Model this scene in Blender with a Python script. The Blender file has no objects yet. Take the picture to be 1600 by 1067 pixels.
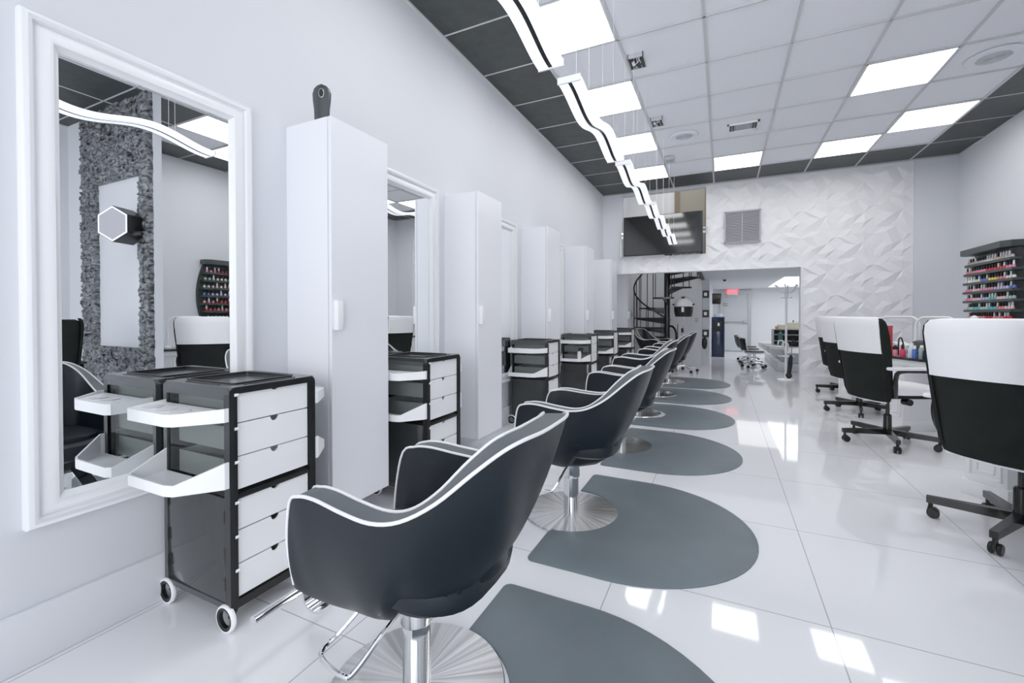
import bpy, bmesh, math, random
from mathutils import Vector, Matrix
from math import sin, cos, pi, radians
random.seed(7)
scn = bpy.context.scene
COL = scn.collection
ROOM_H = 3.2014
BACK = 7.685
RIGHT = 4.754
TILE = 0.61

# ---------------------------------------------------------------- materials
def new_mat(name):
    m = bpy.data.materials.new(name); m.use_nodes = True
    return m, m.node_tree.nodes, m.node_tree.links, m.node_tree.nodes['Principled BSDF']

def mat(name, col, rough=0.5, metal=0.0, spec=0.5, emis=0.0, ecol=None, coat=0.0, noise=0.0, nscale=20.0, bump=0.0, alpha=1.0, aniso=0.0):
    m, N, L, p = new_mat(name)
    c = (*col, 1)
    p.inputs['Base Color'].default_value = c
    p.inputs['Roughness'].default_value = rough
    p.inputs['Metallic'].default_value = metal
    p.inputs['Specular IOR Level'].default_value = spec
    p.inputs['Coat Weight'].default_value = coat
    p.inputs['Alpha'].default_value = alpha
    p.inputs['Anisotropic'].default_value = aniso
    if emis:
        p.inputs['Emission Color'].default_value = (*(ecol or col), 1)
        p.inputs['Emission Strength'].default_value = emis
    if noise or bump:
        tc = N.new('ShaderNodeTexCoord'); nz = N.new('ShaderNodeTexNoise')
        nz.inputs['Scale'].default_value = nscale; nz.inputs['Detail'].default_value = 6
        L.new(tc.outputs['Object'], nz.inputs['Vector'])
        if noise:
            mx = N.new('ShaderNodeMix'); mx.data_type = 'RGBA'
            mx.inputs[6].default_value = tuple(v * (1 - noise) for v in col) + (1,)
            mx.inputs[7].default_value = tuple(min(1, v * (1 + noise)) for v in col) + (1,)
            L.new(nz.outputs['Fac'], mx.inputs[0]); L.new(mx.outputs[2], p.inputs['Base Color'])
        if bump:
            b = N.new('ShaderNodeBump'); b.inputs['Strength'].default_value = bump; b.inputs['Distance'].default_value = 0.004
            L.new(nz.outputs['Fac'], b.inputs['Height']); L.new(b.outputs['Normal'], p.inputs['Normal'])
    return m

def floor_mat():
    m, N, L, p = new_mat('glossy_white_floor_tile')
    geo = N.new('ShaderNodeNewGeometry'); sep = N.new('ShaderNodeSeparateXYZ'); L.new(geo.outputs['Position'], sep.inputs[0])
    def M(op, a, b=None):
        n = N.new('ShaderNodeMath'); n.operation = op
        for i, v in enumerate((a, b)):
            if v is None: continue
            if isinstance(v, (int, float)): n.inputs[i].default_value = v
            else: L.new(v, n.inputs[i])
        return n.outputs[0]
    S = 0.748
    def line(axis, off):
        f = M('FRACT', M('DIVIDE', M('ADD', sep.outputs[axis], -off + 20 * S), S))
        d = M('MINIMUM', f, M('SUBTRACT', 1.0, f))
        return M('LESS_THAN', d, 0.0021 / S)
    g = M('MAXIMUM', line(0, 2.283), line(1, 1.808))
    nz = N.new('ShaderNodeTexNoise'); nz.inputs['Scale'].default_value = 1.3; nz.inputs['Detail'].default_value = 3
    L.new(geo.outputs['Position'], nz.inputs['Vector'])
    mx0 = N.new('ShaderNodeMix'); mx0.data_type = 'RGBA'
    mx0.inputs[6].default_value = (0.80, 0.81, 0.835, 1); mx0.inputs[7].default_value = (0.84, 0.848, 0.87, 1)
    L.new(nz.outputs['Fac'], mx0.inputs[0])
    mx = N.new('ShaderNodeMix'); mx.data_type = 'RGBA'; mx.inputs[7].default_value = (0.42, 0.44, 0.47, 1)
    L.new(g, mx.inputs[0]); L.new(mx0.outputs[2], mx.inputs[6]); L.new(mx.outputs[2], p.inputs['Base Color'])
    p.inputs['Roughness'].default_value = 0.045
    p.inputs['Specular IOR Level'].default_value = 0.55
    return m

def stone_mat():
    m, N, L, p = new_mat('split_face_slate')
    tc = N.new('ShaderNodeTexCoord'); mp = N.new('ShaderNodeMapping'); mp.inputs['Scale'].default_value = (4.5, 4.5, 9)
    L.new(tc.outputs['Object'], mp.inputs['Vector'])
    nz = N.new('ShaderNodeTexNoise'); nz.inputs['Scale'].default_value = 1.6; nz.inputs['Detail'].default_value = 8; nz.inputs['Distortion'].default_value = 2.5
    L.new(mp.outputs['Vector'], nz.inputs['Vector'])
    r = N.new('ShaderNodeValToRGB'); r.color_ramp.elements[0].position = 0.36; r.color_ramp.elements[0].color = (0.012, 0.013, 0.016, 1)
    r.color_ramp.elements[1].position = 0.68; r.color_ramp.elements[1].color = (0.34, 0.355, 0.38, 1)
    L.new(nz.outputs['Fac'], r.inputs['Fac']); L.new(r.outputs['Color'], p.inputs['Base Color'])
    b = N.new('ShaderNodeBump'); b.inputs['Strength'].default_value = 1.0; b.inputs['Distance'].default_value = 0.02
    L.new(nz.outputs['Fac'], b.inputs['Height']); L.new(b.outputs['Normal'], p.inputs['Normal'])
    p.inputs['Roughness'].default_value = 0.55
    return m

def smoke_mat():
    m, N, L, p = new_mat('smoked_clear_plastic')
    p.inputs['Base Color'].default_value = (0.02, 0.022, 0.023, 1); p.inputs['Roughness'].default_value = 0.06
    tr = N.new('ShaderNodeBsdfTransparent'); tr.inputs['Color'].default_value = (0.50, 0.53, 0.52, 1)
    gl = N.new('ShaderNodeBsdfGlossy'); gl.inputs['Roughness'].default_value = 0.03
    fr = N.new('ShaderNodeLayerWeight'); fr.inputs['Blend'].default_value = 0.22
    ms = N.new('ShaderNodeMixShader'); L.new(fr.outputs['Fresnel'], ms.inputs[0]); L.new(tr.outputs[0], ms.inputs[1]); L.new(gl.outputs[0], ms.inputs[2])
    ms2 = N.new('ShaderNodeMixShader'); ms2.inputs[0].default_value = 0.08
    L.new(ms.outputs[0], ms2.inputs[1]); L.new(p.outputs[0], ms2.inputs[2])
    L.new(ms2.outputs[0], N['Material Output'].inputs['Surface'])
    return m

def brushed_mat():
    m, N, L, p = new_mat('radially_brushed_steel')
    p.inputs['Metallic'].default_value = 1; p.inputs['Roughness'].default_value = 0.24
    tc = N.new('ShaderNodeTexCoord'); gr = N.new('ShaderNodeTexGradient'); gr.gradient_type = 'RADIAL'
    L.new(tc.outputs['Object'], gr.inputs['Vector'])
    nz = N.new('ShaderNodeTexNoise'); nz.noise_dimensions = '1D'; nz.inputs['Scale'].default_value = 60
    L.new(gr.outputs['Fac'], nz.inputs['W'])
    r = N.new('ShaderNodeValToRGB'); r.color_ramp.elements[0].color = (0.52, 0.52, 0.51, 1); r.color_ramp.elements[1].color = (0.86, 0.86, 0.85, 1)
    r.color_ramp.elements[0].position = 0.3; r.color_ramp.elements[1].position = 0.7
    L.new(nz.outputs['Fac'], r.inputs['Fac']); L.new(r.outputs['Color'], p.inputs['Base Color'])
    return m

M_WALL = mat('white_painted_wall', (0.690, 0.705, 0.740), 0.55, spec=0.3, noise=0.015, nscale=3)
M_WALL2 = mat('white_relief_panel', (0.80, 0.805, 0.825), 0.45)
M_BWALL = mat('pale_grey_back_room_wall', (0.72, 0.74, 0.77), 0.5)
M_CEIL = mat('white_ceiling_tile', (0.86, 0.87, 0.91), 0.8, noise=0.02, nscale=60)
M_BCEIL = mat('black_ceiling_tile', (0.040, 0.048, 0.048), 0.5, noise=0.55, nscale=10, bump=0.2)
M_TBAR = mat('grey_white_ceiling_grid', (0.60, 0.61, 0.62), 0.5)
M_TRIM = mat('white_gloss_trim', (0.84, 0.85, 0.87), 0.3)
M_FLOOR = floor_mat()
M_STONE = stone_mat()
M_SMOKE = smoke_mat()
M_LIGHT = mat('lit_white_panel', (1, 1, 1), 0.5, emis=6.0, ecol=(1, 1, 1))
M_LIGHT2 = mat('lit_back_room_panel', (1, 1, 1), 0.5, emis=1.6)
M_WAVE = mat('lit_wave_diffuser', (0.9, 0.92, 1), 0.4, emis=0.55, ecol=(0.95, 0.965, 1))
M_MIRROR = mat('mirror_glass', (0.90, 0.915, 0.92), 0.0, metal=1)
M_CHROME = mat('polished_chrome', (0.80, 0.81, 0.82), 0.08, metal=1)
M_BRUSH = brushed_mat()
M_VINYL = mat('black_vinyl', (0.006, 0.010, 0.015), 0.38, spec=0.30, bump=0.15, nscale=260)
M_EDGE = mat('charcoal_vinyl_edge', (0.085, 0.098, 0.108), 0.45, spec=0.4, bump=0.12, nscale=260)
M_PIPE = mat('white_vinyl_piping', (0.82, 0.82, 0.82), 0.4)
M_MATT = mat('dark_grey_rubber_mat', (0.138, 0.168, 0.186), 0.45, spec=0.3, noise=0.2, nscale=4, bump=0.1)
M_CART = mat('charcoal_plastic', (0.052, 0.060, 0.063), 0.24)
M_CARTB = mat('black_plastic', (0.008, 0.009, 0.009), 0.35, spec=0.35)
M_DARKP = mat('dark_gloss_panel', (0.030, 0.034, 0.035), 0.10, spec=0.6)
M_WPLAS = mat('white_plastic', (0.92, 0.925, 0.935), 0.32)
M_WLAM = mat('white_laminate', (0.84, 0.85, 0.89), 0.3)
M_BLACK = mat('matt_black', (0.008, 0.008, 0.009), 0.5)
M_FABRIC = mat('black_woven_fabric', (0.010, 0.013, 0.011), 0.85, spec=0.2, noise=0.5, nscale=9)
M_COVER = mat('white_stretch_cover', (0.92, 0.92, 0.93), 0.6, bump=0.05, nscale=40)
M_STEELB = mat('black_enamelled_steel', (0.010, 0.010, 0.009), 0.22)
M_GREYMET = mat('grey_metal', (0.42, 0.43, 0.45), 0.35, metal=0.7)
M_RACK = mat('charcoal_rack_board', (0.045, 0.055, 0.052), 0.4)
M_TV = mat('tv_screen_glass', (0.012, 0.014, 0.013), 0.07, spec=0.9)
M_DOOR = mat('white_steel_door', (0.60, 0.63, 0.66), 0.4)
M_BEIGE = mat('beige_door', (0.30, 0.28, 0.23), 0.5)
M_BROWN = mat('brown_door_frame', (0.20, 0.155, 0.11), 0.5)
M_NAVY = mat('navy_enamel', (0.006, 0.016, 0.055), 0.15)
M_EXITR = mat('lit_red_sign', (0.8, 0.03, 0.06), 0.5, emis=1.6, ecol=(1.0, 0.08, 0.12))
M_SOFA = mat('light_grey_upholstery', (0.50, 0.52, 0.55), 0.5)
M_BENCH = mat('white_stone_plinth', (0.70, 0.71, 0.72), 0.3)
M_CREAM = mat('cream_card', (0.72, 0.66, 0.52), 0.6)
M_TAN = mat('tan_card', (0.50, 0.32, 0.17), 0.6)
M_GREEN = mat('dark_green_box', (0.03, 0.13, 0.10), 0.5)
M_PINK = mat('pale_pink_plastic', (0.80, 0.60, 0.57), 0.4)
M_RED = mat('red_plastic', (0.62, 0.05, 0.07), 0.35)
M_BRONZE = mat('dark_bronze', (0.10, 0.085, 0.04), 0.4, metal=0.6)
M_GLASS = mat('window_glass', (1, 1, 1), 0.0, spec=0.5, alpha=0.12)
M_GRILL = mat('grey_grille', (0.42, 0.42, 0.46), 0.45)
M_GRILL2 = mat('pale_speaker_grille', (0.62, 0.63, 0.66), 0.5)
M_SPEAK = mat('speaker_white', (0.84, 0.86, 0.91), 0.5)

# ---------------------------------------------------------------- mesh builder
class B:
    def __init__(s): s.bm = bmesh.new()
    def box(s, x0, x1, y0, y1, z0, z1, bev=0.0, seg=2):
        r = bmesh.ops.create_cube(s.bm, size=1)
        vs = r['verts']
        for v in vs:
            v.co = Vector(((x0 + x1) / 2 + v.co.x * (x1 - x0), (y0 + y1) / 2 + v.co.y * (y1 - y0), (z0 + z1) / 2 + v.co.z * (z1 - z0)))
        if bev:
            es = list({e for v in vs for e in v.link_edges})
            bmesh.ops.bevel(s.bm, geom=es, offset=bev, segments=seg, affect='EDGES', profile=0.5)
        return s
    def ring(s, pts): return [s.bm.verts.new(p) for p in pts]
    def loft(s, rings, closed=True, cap0=True, cap1=True, wrap=False):
        R = [s.ring(r) for r in rings]
        n = len(R[0])
        pairs = list(zip(R, R[1:])) + ([(R[-1], R[0])] if wrap else [])
        for a, b in pairs:
            for i in range(n if closed else n - 1):
                j = (i + 1) % n
                try: s.bm.faces.new((a[i], a[j], b[j], b[i]))
                except ValueError: pass
        if closed and not wrap:
            if cap0: s.bm.faces.new(R[0][::-1])
            if cap1: s.bm.faces.new(R[-1])
        return s
    def cyl(s, p0, p1, r0, r1=None, seg=16):
        p0, p1 = Vector(p0), Vector(p1); r1 = r0 if r1 is None else r1
        d = (p1 - p0).normalized(); a = d.orthogonal().normalized(); b = d.cross(a)
        return s.loft([[p + (a * cos(2 * pi * i / seg) + b * sin(2 * pi * i / seg)) * r for i in range(seg)] for p, r in ((p0, r0), (p1, r1))])
    def tube(s, pts, r, seg=8, closed=False):
        P = [Vector(p) for p in pts]; n = len(P); rings = []; a = None
        for i, p in enumerate(P):
            if closed: t = (P[(i + 1) % n] - P[i - 1]).normalized()
            else: t = (P[min(i + 1, n - 1)] - P[max(i - 1, 0)]).normalized()
            a = t.orthogonal().normalized() if a is None else (a - t * a.dot(t)).normalized()
            b = t.cross(a); rr = r[i] if isinstance(r, (list, tuple)) else r
            rings.append([p + (a * cos(2 * pi * k / seg) + b * sin(2 * pi * k / seg)) * rr for k in range(seg)])
        return s.loft(rings, wrap=closed)
    def lathe(s, prof, c=(0, 0, 0), seg=32, axis='z', closed_prof=False):
        c = Vector(c); rings = []
        for k in range(seg):
            a = 2 * pi * k / seg; ring = []
            for r, z in prof:
                if axis == 'z': q = Vector((r * cos(a), r * sin(a), z))
                elif axis == 'y': q = Vector((r * cos(a), z, r * sin(a)))
                else: q = Vector((z, r * cos(a), r * sin(a)))
                ring.append(c + q)
            rings.append(ring)
        s.loft(rings, closed=closed_prof, wrap=True)
        bmesh.ops.remove_doubles(s.bm, verts=s.bm.verts[:], dist=1e-5)
        return s
    def prism(s, poly, a0, a1, axis='z', bev=0.0):
        def P(u, v, w): return {'z': (u, v, w), 'y': (u, w, v), 'x': (w, u, v)}[axis]
        n0 = len(s.bm.verts)
        s.loft([[P(u, v, a0) for u, v in poly], [P(u, v, a1) for u, v in poly]])
        if bev:
            s.bm.verts.ensure_lookup_table()
            vs = set(s.bm.verts[n0:])
            es = [e for e in s.bm.edges if e.verts[0] in vs and abs(e.calc_face_angle(0)) > 0.5]
            bmesh.ops.bevel(s.bm, geom=es, offset=bev, segments=2, affect='EDGES')
        return s
    def sphere(s, c, r, sc=(1, 1, 1), seg=20):
        m = Matrix.Translation(c) @ Matrix.Diagonal((*[r * k for k in sc], 1))
        bmesh.ops.create_uvsphere(s.bm, u_segments=seg, v_segments=seg // 2, radius=1, matrix=m); return s
    def xf(s, m):
        bmesh.ops.transform(s.bm, matrix=m, verts=s.bm.verts[:]); return s

def link(o, parent=None):
    COL.objects.link(o)
    if parent is not None: o.parent = parent
    return o

def obj(name, b, m, parent=None, smooth=True, label=None):
    bmesh.ops.recalc_face_normals(b.bm, faces=b.bm.faces[:])
    me = bpy.data.meshes.new(name); b.bm.to_mesh(me); b.bm.free()
    for mm in (m if isinstance(m, list) else [m]): me.materials.append(mm)
    if smooth:
        for p in me.polygons: p.use_smooth = True
        me.set_sharp_from_angle(angle=radians(38))
    o = bpy.data.objects.new(name, me); link(o, parent)
    if label: o['label'] = label
    return o

def thing(name, label, cat, loc=(0, 0, 0), rz=0.0, group=None):
    o = bpy.data.objects.new(name, None); o.empty_display_size = 0.1; link(o)
    o.location = loc; o.rotation_euler = (0, 0, rz)
    return tag(o, label, cat, group)

def tag(o, label, cat, group=None):
    if not 4 <= len(label.replace('-', ' ').split()) <= 16: print('LABEL LENGTH', len(label.split()), label)
    o['label'] = label; o['category'] = cat
    if group: o['group'] = group
    return o

def struct(name, b, m, parent=None, smooth=True):
    o = obj(name, b, m, parent, smooth)
    if parent is None: o['kind'] = 'structure'
    return o

def copy_tree(o, parent=None):
    c = o.copy(); COL.objects.link(c)
    if parent is not None: c.parent = parent
    for ch in list(o.children): copy_tree(ch, c)
    return c

def dup(root, loc, rz, label):
    c = copy_tree(root); c.location = loc; c.rotation_euler = (0, 0, rz); tag(c, label, c['category'])
    return c

def catmull(P, n):
    P = [Vector(p) for p in P]; out = []
    for i in range(len(P) - 1):
        p0 = P[max(i - 1, 0)]; p1 = P[i]; p2 = P[i + 1]; p3 = P[min(i + 2, len(P) - 1)]
        for k in range(n):
            t = k / n
            out.append(0.5 * ((2 * p1) + (p2 - p0) * t + (2 * p0 - 5 * p1 + 4 * p2 - p3) * t * t + (3 * p1 - p0 - 3 * p2 + p3) * t ** 3))
    out.append(P[-1]); return out

ORD = ['first', 'second', 'third', 'fourth', 'fifth', 'sixth', 'seventh', 'eighth', 'ninth', 'tenth', 'eleventh', 'twelfth', 'thirteenth',
       'fourteenth', 'fifteenth', 'sixteenth', 'seventeenth', 'eighteenth', 'nineteenth', 'twentieth', 'twenty-first', 'twenty-second']

# ---------------------------------------------------------------- camera
cam = bpy.data.cameras.new('camera'); co = bpy.data.objects.new('camera', cam); COL.objects.link(co)
yaw, pit, rol = 0.4403, -0.0124, -0.0001
f0 = Vector((-sin(yaw), cos(yaw), 0)); r0 = Vector((cos(yaw), sin(yaw), 0)); u0 = Vector((0, 0, 1))
fw = f0 * cos(pit) + u0 * sin(pit); up = u0 * cos(pit) - f0 * sin(pit)
rt = r0 * cos(rol) + up * sin(rol); up = up * cos(rol) - r0 * sin(rol)
mw = Matrix(((rt.x, up.x, -fw.x, 1.9346), (rt.y, up.y, -fw.y, 0), (rt.z, up.z, -fw.z, 1.0819), (0, 0, 0, 1)))
co.matrix_world = mw
cam.sensor_width = 36; cam.lens = 677.134 / 1600 * 36
cam.shift_x = -9.141 / 1600; cam.shift_y = -32.874 / 1600
cam.clip_start = 0.02
scn.camera = co

# ---------------------------------------------------------------- setting
FRONT = -2.6
struct('floor', B().box(-0.12, 5.6, FRONT - 0.1, 14.7, -0.06, 0.0), M_FLOOR, smooth=False)
struct('wall_left', B().box(-0.12, 0, FRONT, 9.95, 0, 4.3), M_WALL, smooth=False)
struct('wall_right', B().box(RIGHT, RIGHT + 0.12, FRONT, BACK + 0.12, 0, ROOM_H), M_WALL, smooth=False)
# front wall behind the camera with a wide shop window
b = B(); b.box(-0.12, 0.4, FRONT - 0.12, FRONT, 0, ROOM_H); b.box(4.3, RIGHT + 0.12, FRONT - 0.12, FRONT, 0, ROOM_H)
b.box(0.4, 4.3, FRONT - 0.12, FRONT, 0, 0.25); b.box(0.4, 4.3, FRONT - 0.12, FRONT, 2.75, ROOM_H)
struct('wall_front', b, M_WALL, smooth=False)
b = B()
for x in (0.4, 1.68, 2.96, 4.24): b.box(x, x + 0.06, FRONT - 0.1, FRONT - 0.02, 0.25, 2.75)
b.box(0.4, 4.3, FRONT - 0.1, FRONT - 0.02, 0.25, 0.31); b.box(0.4, 4.3, FRONT - 0.1, FRONT - 0.02, 2.69, 2.75)
win = struct('window_1', b, M_TRIM, smooth=False)
obj('pane', B().box(0.42, 4.28, FRONT - 0.065, FRONT - 0.055, 0.28, 2.72), M_GLASS, win, smooth=False)

# baseboards
struct('baseboard_left', B().box(0, 0.022, FRONT, BACK, 0, 0.178, bev=0.006), M_WALL)
struct('baseboard_right', B().box(RIGHT - 0.018, RIGHT, 2.39, BACK, 0, 0.178, bev=0.004), M_WALL)

# ceiling: plain tiles, black border tiles, grid
X0, Y0 = 1.1968, 3.9874
struct('ceiling', B().box(-0.12, RIGHT + 0.12, FRONT - 0.1, BACK + 0.12, ROOM_H + 0.012, ROOM_H + 0.1), M_CEIL, smooth=False)
ceiling = bpy.data.objects['ceiling']
xs = [0.0, X0 - TILE] + [X0 + TILE * k for k in range(0, 6)] + [RIGHT]
ys = [FRONT]
k = -11
while Y0 + TILE * k < BACK:
    if Y0 + TILE * k > FRONT: ys.append(Y0 + TILE * k)
    k += 1
ys.append(BACK)
YBLK = Y0 + TILE * 5
b = B()
for i in range(len(xs) - 1):
    for j in range(len(ys) - 1):
        cx, cy = (xs[i] + xs[i + 1]) / 2, (ys[j] + ys[j + 1]) / 2
        black = cx < X0 - TILE or cx > xs[-2] or cy > YBLK or (cx > 2.9 and 1.3 < cy < 2.77)
        if black: b.box(xs[i] + 0.008, xs[i + 1] - 0.008, ys[j] + 0.008, ys[j + 1] - 0.008, ROOM_H + 0.001, ROOM_H + 0.010)
obj('black_border_tiles', b, M_BCEIL, ceiling, smooth=False, label='black ceiling tiles around the edge')
b = B()
for i, x in enumerate(xs):
    w = 0.010 if 0 < i < len(xs) - 1 else 0.012
    b.box(x - w, x + w, FRONT, BACK, ROOM_H - 0.001, ROOM_H + 0.011)
for y in ys: b.box(0, RIGHT, y - 0.007, y + 0.007, ROOM_H - 0.001, ROOM_H + 0.0105)
b.box(0, 0.016, FRONT, BACK, ROOM_H - 0.012, ROOM_H); b.box(RIGHT - 0.016, RIGHT, FRONT, BACK, ROOM_H - 0.012, ROOM_H)
b.box(0, RIGHT, BACK - 0.016, BACK, ROOM_H - 0.012, ROOM_H)
obj('grid_bars', b, M_TBAR, ceiling, smooth=False, label='grey-white suspended grid bars')

# back wall pieces round the wide doorway and the upper opening
OX0, OX1, OZ = 0.0, 3.005, 1.81
UX0, UX1, UZ0, UZ1 = 0.34, 1.69, 2.085, 3.17
b = B(); Yb = BACK + 0.03
b.box(0, UX0, Yb, BACK + 0.14, OZ, ROOM_H)
b.box(UX0, UX1, Yb, BACK + 0.14, OZ, UZ0); b.box(UX0, UX1, Yb, BACK + 0.14, UZ1, ROOM_H)
b.box(UX1, OX1, Yb, BACK + 0.14, OZ, ROOM_H); b.box(OX1, RIGHT, Yb, BACK + 0.14, 0, ROOM_H)
b.box(0, UX0, BACK, Yb, 1.81, ROOM_H); b.box(4.308, RIGHT, BACK, Yb, 0, ROOM_H)
wb = struct('wall_back', b, M_WALL, smooth=False)
# faceted relief panels
def relief(x0, x1, z0, z1):
    bb = B(); bm = bb.bm; PW, PH = 0.4335, 0.42
    i0 = math.floor((x0 - 4.306) / PW - 0.001); i1 = math.ceil((x1 - 4.306) / PW + 0.001)
    j0 = math.floor((z0 - 1.066) / PH); j1 = math.ceil((z1 - 1.066) / PH)
    n = 4
    rs = random.Random(5)
    hh = ((.012, .020, .008, .022, .012), (.020, .036, .004, .030, .010), (.006, .002, .038, .008, .024), (.022, .030, .006, .036, .004), (.012, .008, .024, .010, .012))
    base = [[(rs.uniform(-.40, .40), rs.uniform(-.40, .40), hh[a][c] * 0.72) for c in range(n + 1)] for a in range(n + 1)]
    diag = [[rs.random() < .5 for _ in range(n)] for _ in range(n)]
    for i in range(i0, i1):
        for j in range(j0, j1):
            px, pz = 4.306 + i * PW, 1.066 + j * PH
            g = []
            for a in range(n + 1):
                row = []
                for c in range(n + 1):
                    jx, jz, h = base[a][c]
                    if (i + j) % 2: jx, jz, h = base[n - a][c]; jx = -jx
                    if a in (0, n): jx = 0; h = h * 0.45
                    if c in (0, n): jz = 0; h = h * 0.45
                    row.append(bm.verts.new((px + (a + jx) * PW / n, BACK + 0.03 - h, pz + (c + jz) * PH / n)))
                g.append(row)
            for a in range(n):
                for c in range(n):
                    q = (g[a][c], g[a + 1][c], g[a + 1][c + 1], g[a][c + 1])
                    if diag[a][c]: bm.faces.new((q[0], q[1], q[2])); bm.faces.new((q[0], q[2], q[3]))
                    else: bm.faces.new((q[0], q[1], q[3])); bm.faces.new((q[1], q[2], q[3]))
    for co_, no in (((x0, 0, 0), (-1, 0, 0)), ((x1, 0, 0), (1, 0, 0)), ((0, 0, z0), (0, 0, -1)), ((0, 0, z1), (0, 0, 1))):
        bmesh.ops.bisect_plane(bm, geom=bm.verts[:] + bm.edges[:] + bm.faces[:], plane_co=co_, plane_no=no, clear_outer=True)
    return bb
def relief_obj(*a):
    bb = relief(*a); bmesh.ops.recalc_face_normals(bb.bm, faces=bb.bm.faces[:])
    for f in bb.bm.faces:
        if f.normal.y > 0: f.normal_flip()
    me = bpy.data.meshes.new('relief_panel'); bb.bm.to_mesh(me); bb.bm.free(); me.materials.append(M_WALL2)
    o = bpy.data.objects.new('relief_panel', me); link(o, wb); o['label'] = 'white faceted relief wall panels'; return o
relief_obj(OX1, 4.306, 0.17, ROOM_H)
relief_obj(UX1, OX1, OZ, ROOM_H)
relief_obj(UX0, UX1, OZ, UZ0)
b = B(); b.box(OX1, 4.308, BACK - 0.012, BACK + 0.04, 0, 0.172); b.box(4.308, RIGHT, BACK - 0.012, BACK, 0, 0.172)
struct('baseboard_back', b, M_WALL2, smooth=False)
b = B(); b.box(OX1 - 0.006, OX1 + 0.004, BACK - 0.004, BACK + 0.15, 0, OZ - 0.008)
b.box(0, OX1 + 0.004, BACK - 0.002, BACK + 0.15, OZ - 0.008, OZ + 0.003)
struct('trim_1', b, M_WALL2, smooth=False)

# pier on the right with slate cladding
PY = 2.225
b = B(); 
b.box(3.005, RIGHT, PY + 0.05, PY + 0.12, 0, ROOM_H)
struct('wall_pier', b, M_WALL, smooth=False)
def cladding(rects):
    bb = B(); bm = bb.bm; rs = random.Random(11)
    for x0, x1, z0, z1 in rects:
        nx = max(2, round((x1 - x0) / 0.085)); nz = max(2, round((z1 - z0) / 0.040))
        for i in range(nx):
            for j in range(nz):
                a0 = x0 + (x1 - x0) * i / nx; a1 = x0 + (x1 - x0) * (i + 1) / nx
                c0 = z0 + (z1 - z0) * j / nz; c1 = z0 + (z1 - z0) * (j + 1) / nz
                e = [rs.uniform(-0.008, 0.008) if (i in (0, nx - 1)) else 0 for _ in range(2)]
                if i == 0: a0 += e[0]
                if i == nx - 1: a1 += e[1]
                d = [rs.uniform(0.0, 0.028) for _ in range(4)]
                f = [bm.verts.new(p) for p in ((a0, PY + 0.02 - d[0], c0), (a1, PY + 0.02 - d[1], c0), (a1, PY + 0.02 - d[2], c1), (a0, PY + 0.02 - d[3], c1))]
                k_ = [bm.verts.new(p) for p in ((a0, PY + 0.05, c0), (a1, PY + 0.05, c0), (a1, PY + 0.05, c1), (a0, PY + 0.05, c1))]
                bm.faces.new(f)
                for q in range(4): bm.faces.new((f[q], k_[q], k_[(q + 1) % 4], f[(q + 1) % 4]))
    return bb
o = struct('trim_2', cladding([(3.008, 3.185, 0, ROOM_H), (4.06, 4.35, 0, ROOM_H), (3.185, 4.06, 2.445, ROOM_H), (3.185, 4.06, 0, 0.76)]), M_STONE, smooth=False)
o['label'] = 'dark split-slate cladding round a white recess'

# ------------------------------------------------- back room and mezzanine
struct('wall_stair', B().box(0, 1.55, 9.95, 10.07, 0, 4.3), M_BWALL, smooth=False)
struct('wall_passage', B().box(1.43, 1.69, 10.075, 14.5, 0, 1.85), M_WALL, smooth=False)
struct('wall_far', B().box(1.43, 5.6, 14.5, 14.62, 0, 2.4), M_BWALL, smooth=False)
struct('wall_far_right', B().box(4.6, 4.72, BACK + 0.14, 14.5, 0, 2.4), M_BWALL, smooth=False)
b = B()
b.box(1.55, 3.05, BACK + 0.14, 14.5, 1.85, 2.02); b.box(3.05, 4.7, BACK + 0.14, 10.2, 1.85, 2.02); b.box(3.05, 4.7, 13.8, 14.5, 1.85, 2.02)
b.box(4.45, 4.7, 10.2, 13.8, 1.85, 2.02)
struct('ceiling_back', b, M_BWALL, smooth=False)
struct('ceiling_mezzanine', B().box(0, 4.72, BACK + 0.14, 14.5, 4.2, 4.3), M_BWALL, smooth=False)
struct('trim_3', B().box(1.53, 1.60, BACK + 0.16, 9.95, 1.82, 2.04), M_BLACK, smooth=False)
t = thing('ceiling_light', 'bright recessed ceiling light of the back room above the coat stand', 'ceiling light', (3.75, 12.0, 1.93))
obj('diffuser', B().box(-0.69, 0.69, -1.78, 1.78, 0.0, 0.03), M_LIGHT2, t, smooth=False)
b = B()
for q in ((-0.70, -0.68, -1.8, 1.8), (0.68, 0.70, -1.8, 1.8), (-0.7, 0.7, -1.8, -1.78), (-0.7, 0.7, 1.78, 1.8)): b.box(*q, -0.08, 0.05)
obj('frame', b, M_TRIM, t, smooth=False)

# ---------------------------------------------------------------- ceiling fittings
def panel_light(x, y, label):
    t = thing('ceiling_light', label, 'ceiling light', (x, y, ROOM_H), 0, 'square light panels in the tiled ceiling')
    obj('diffuser', B().box(-0.285, 0.285, -0.288, 0.288, -0.002, 0.011), M_LIGHT, t, smooth=False)
    b = B()
    for q in ((-0.295, -0.283, -0.295, 0.295), (0.283, 0.295, -0.295, 0.295), (-0.295, 0.295, -0.295, -0.286), (-0.295, 0.295, 0.286, 0.295)): b.box(*q, -0.004, 0.011)
    obj('frame', b, M_TRIM, t, smooth=False)
    return t
LX = X0 - TILE / 2
for y, w in ((Y0 - TILE * 3.5, 'left row, overhead beyond the picture top'), (Y0 - TILE * 1.5, 'nearest visible left one, behind the nearest wave lamp'), (Y0 + TILE * 0.5, 'second of the left row, beside the second wave lamp'),
             (Y0 + TILE * 2.5, 'third of the left row'), (Y0 + TILE * 4.5, 'farthest of the left row, against the black border')):
    panel_light(LX, y, 'square lit ceiling panel, ' + w)
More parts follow.
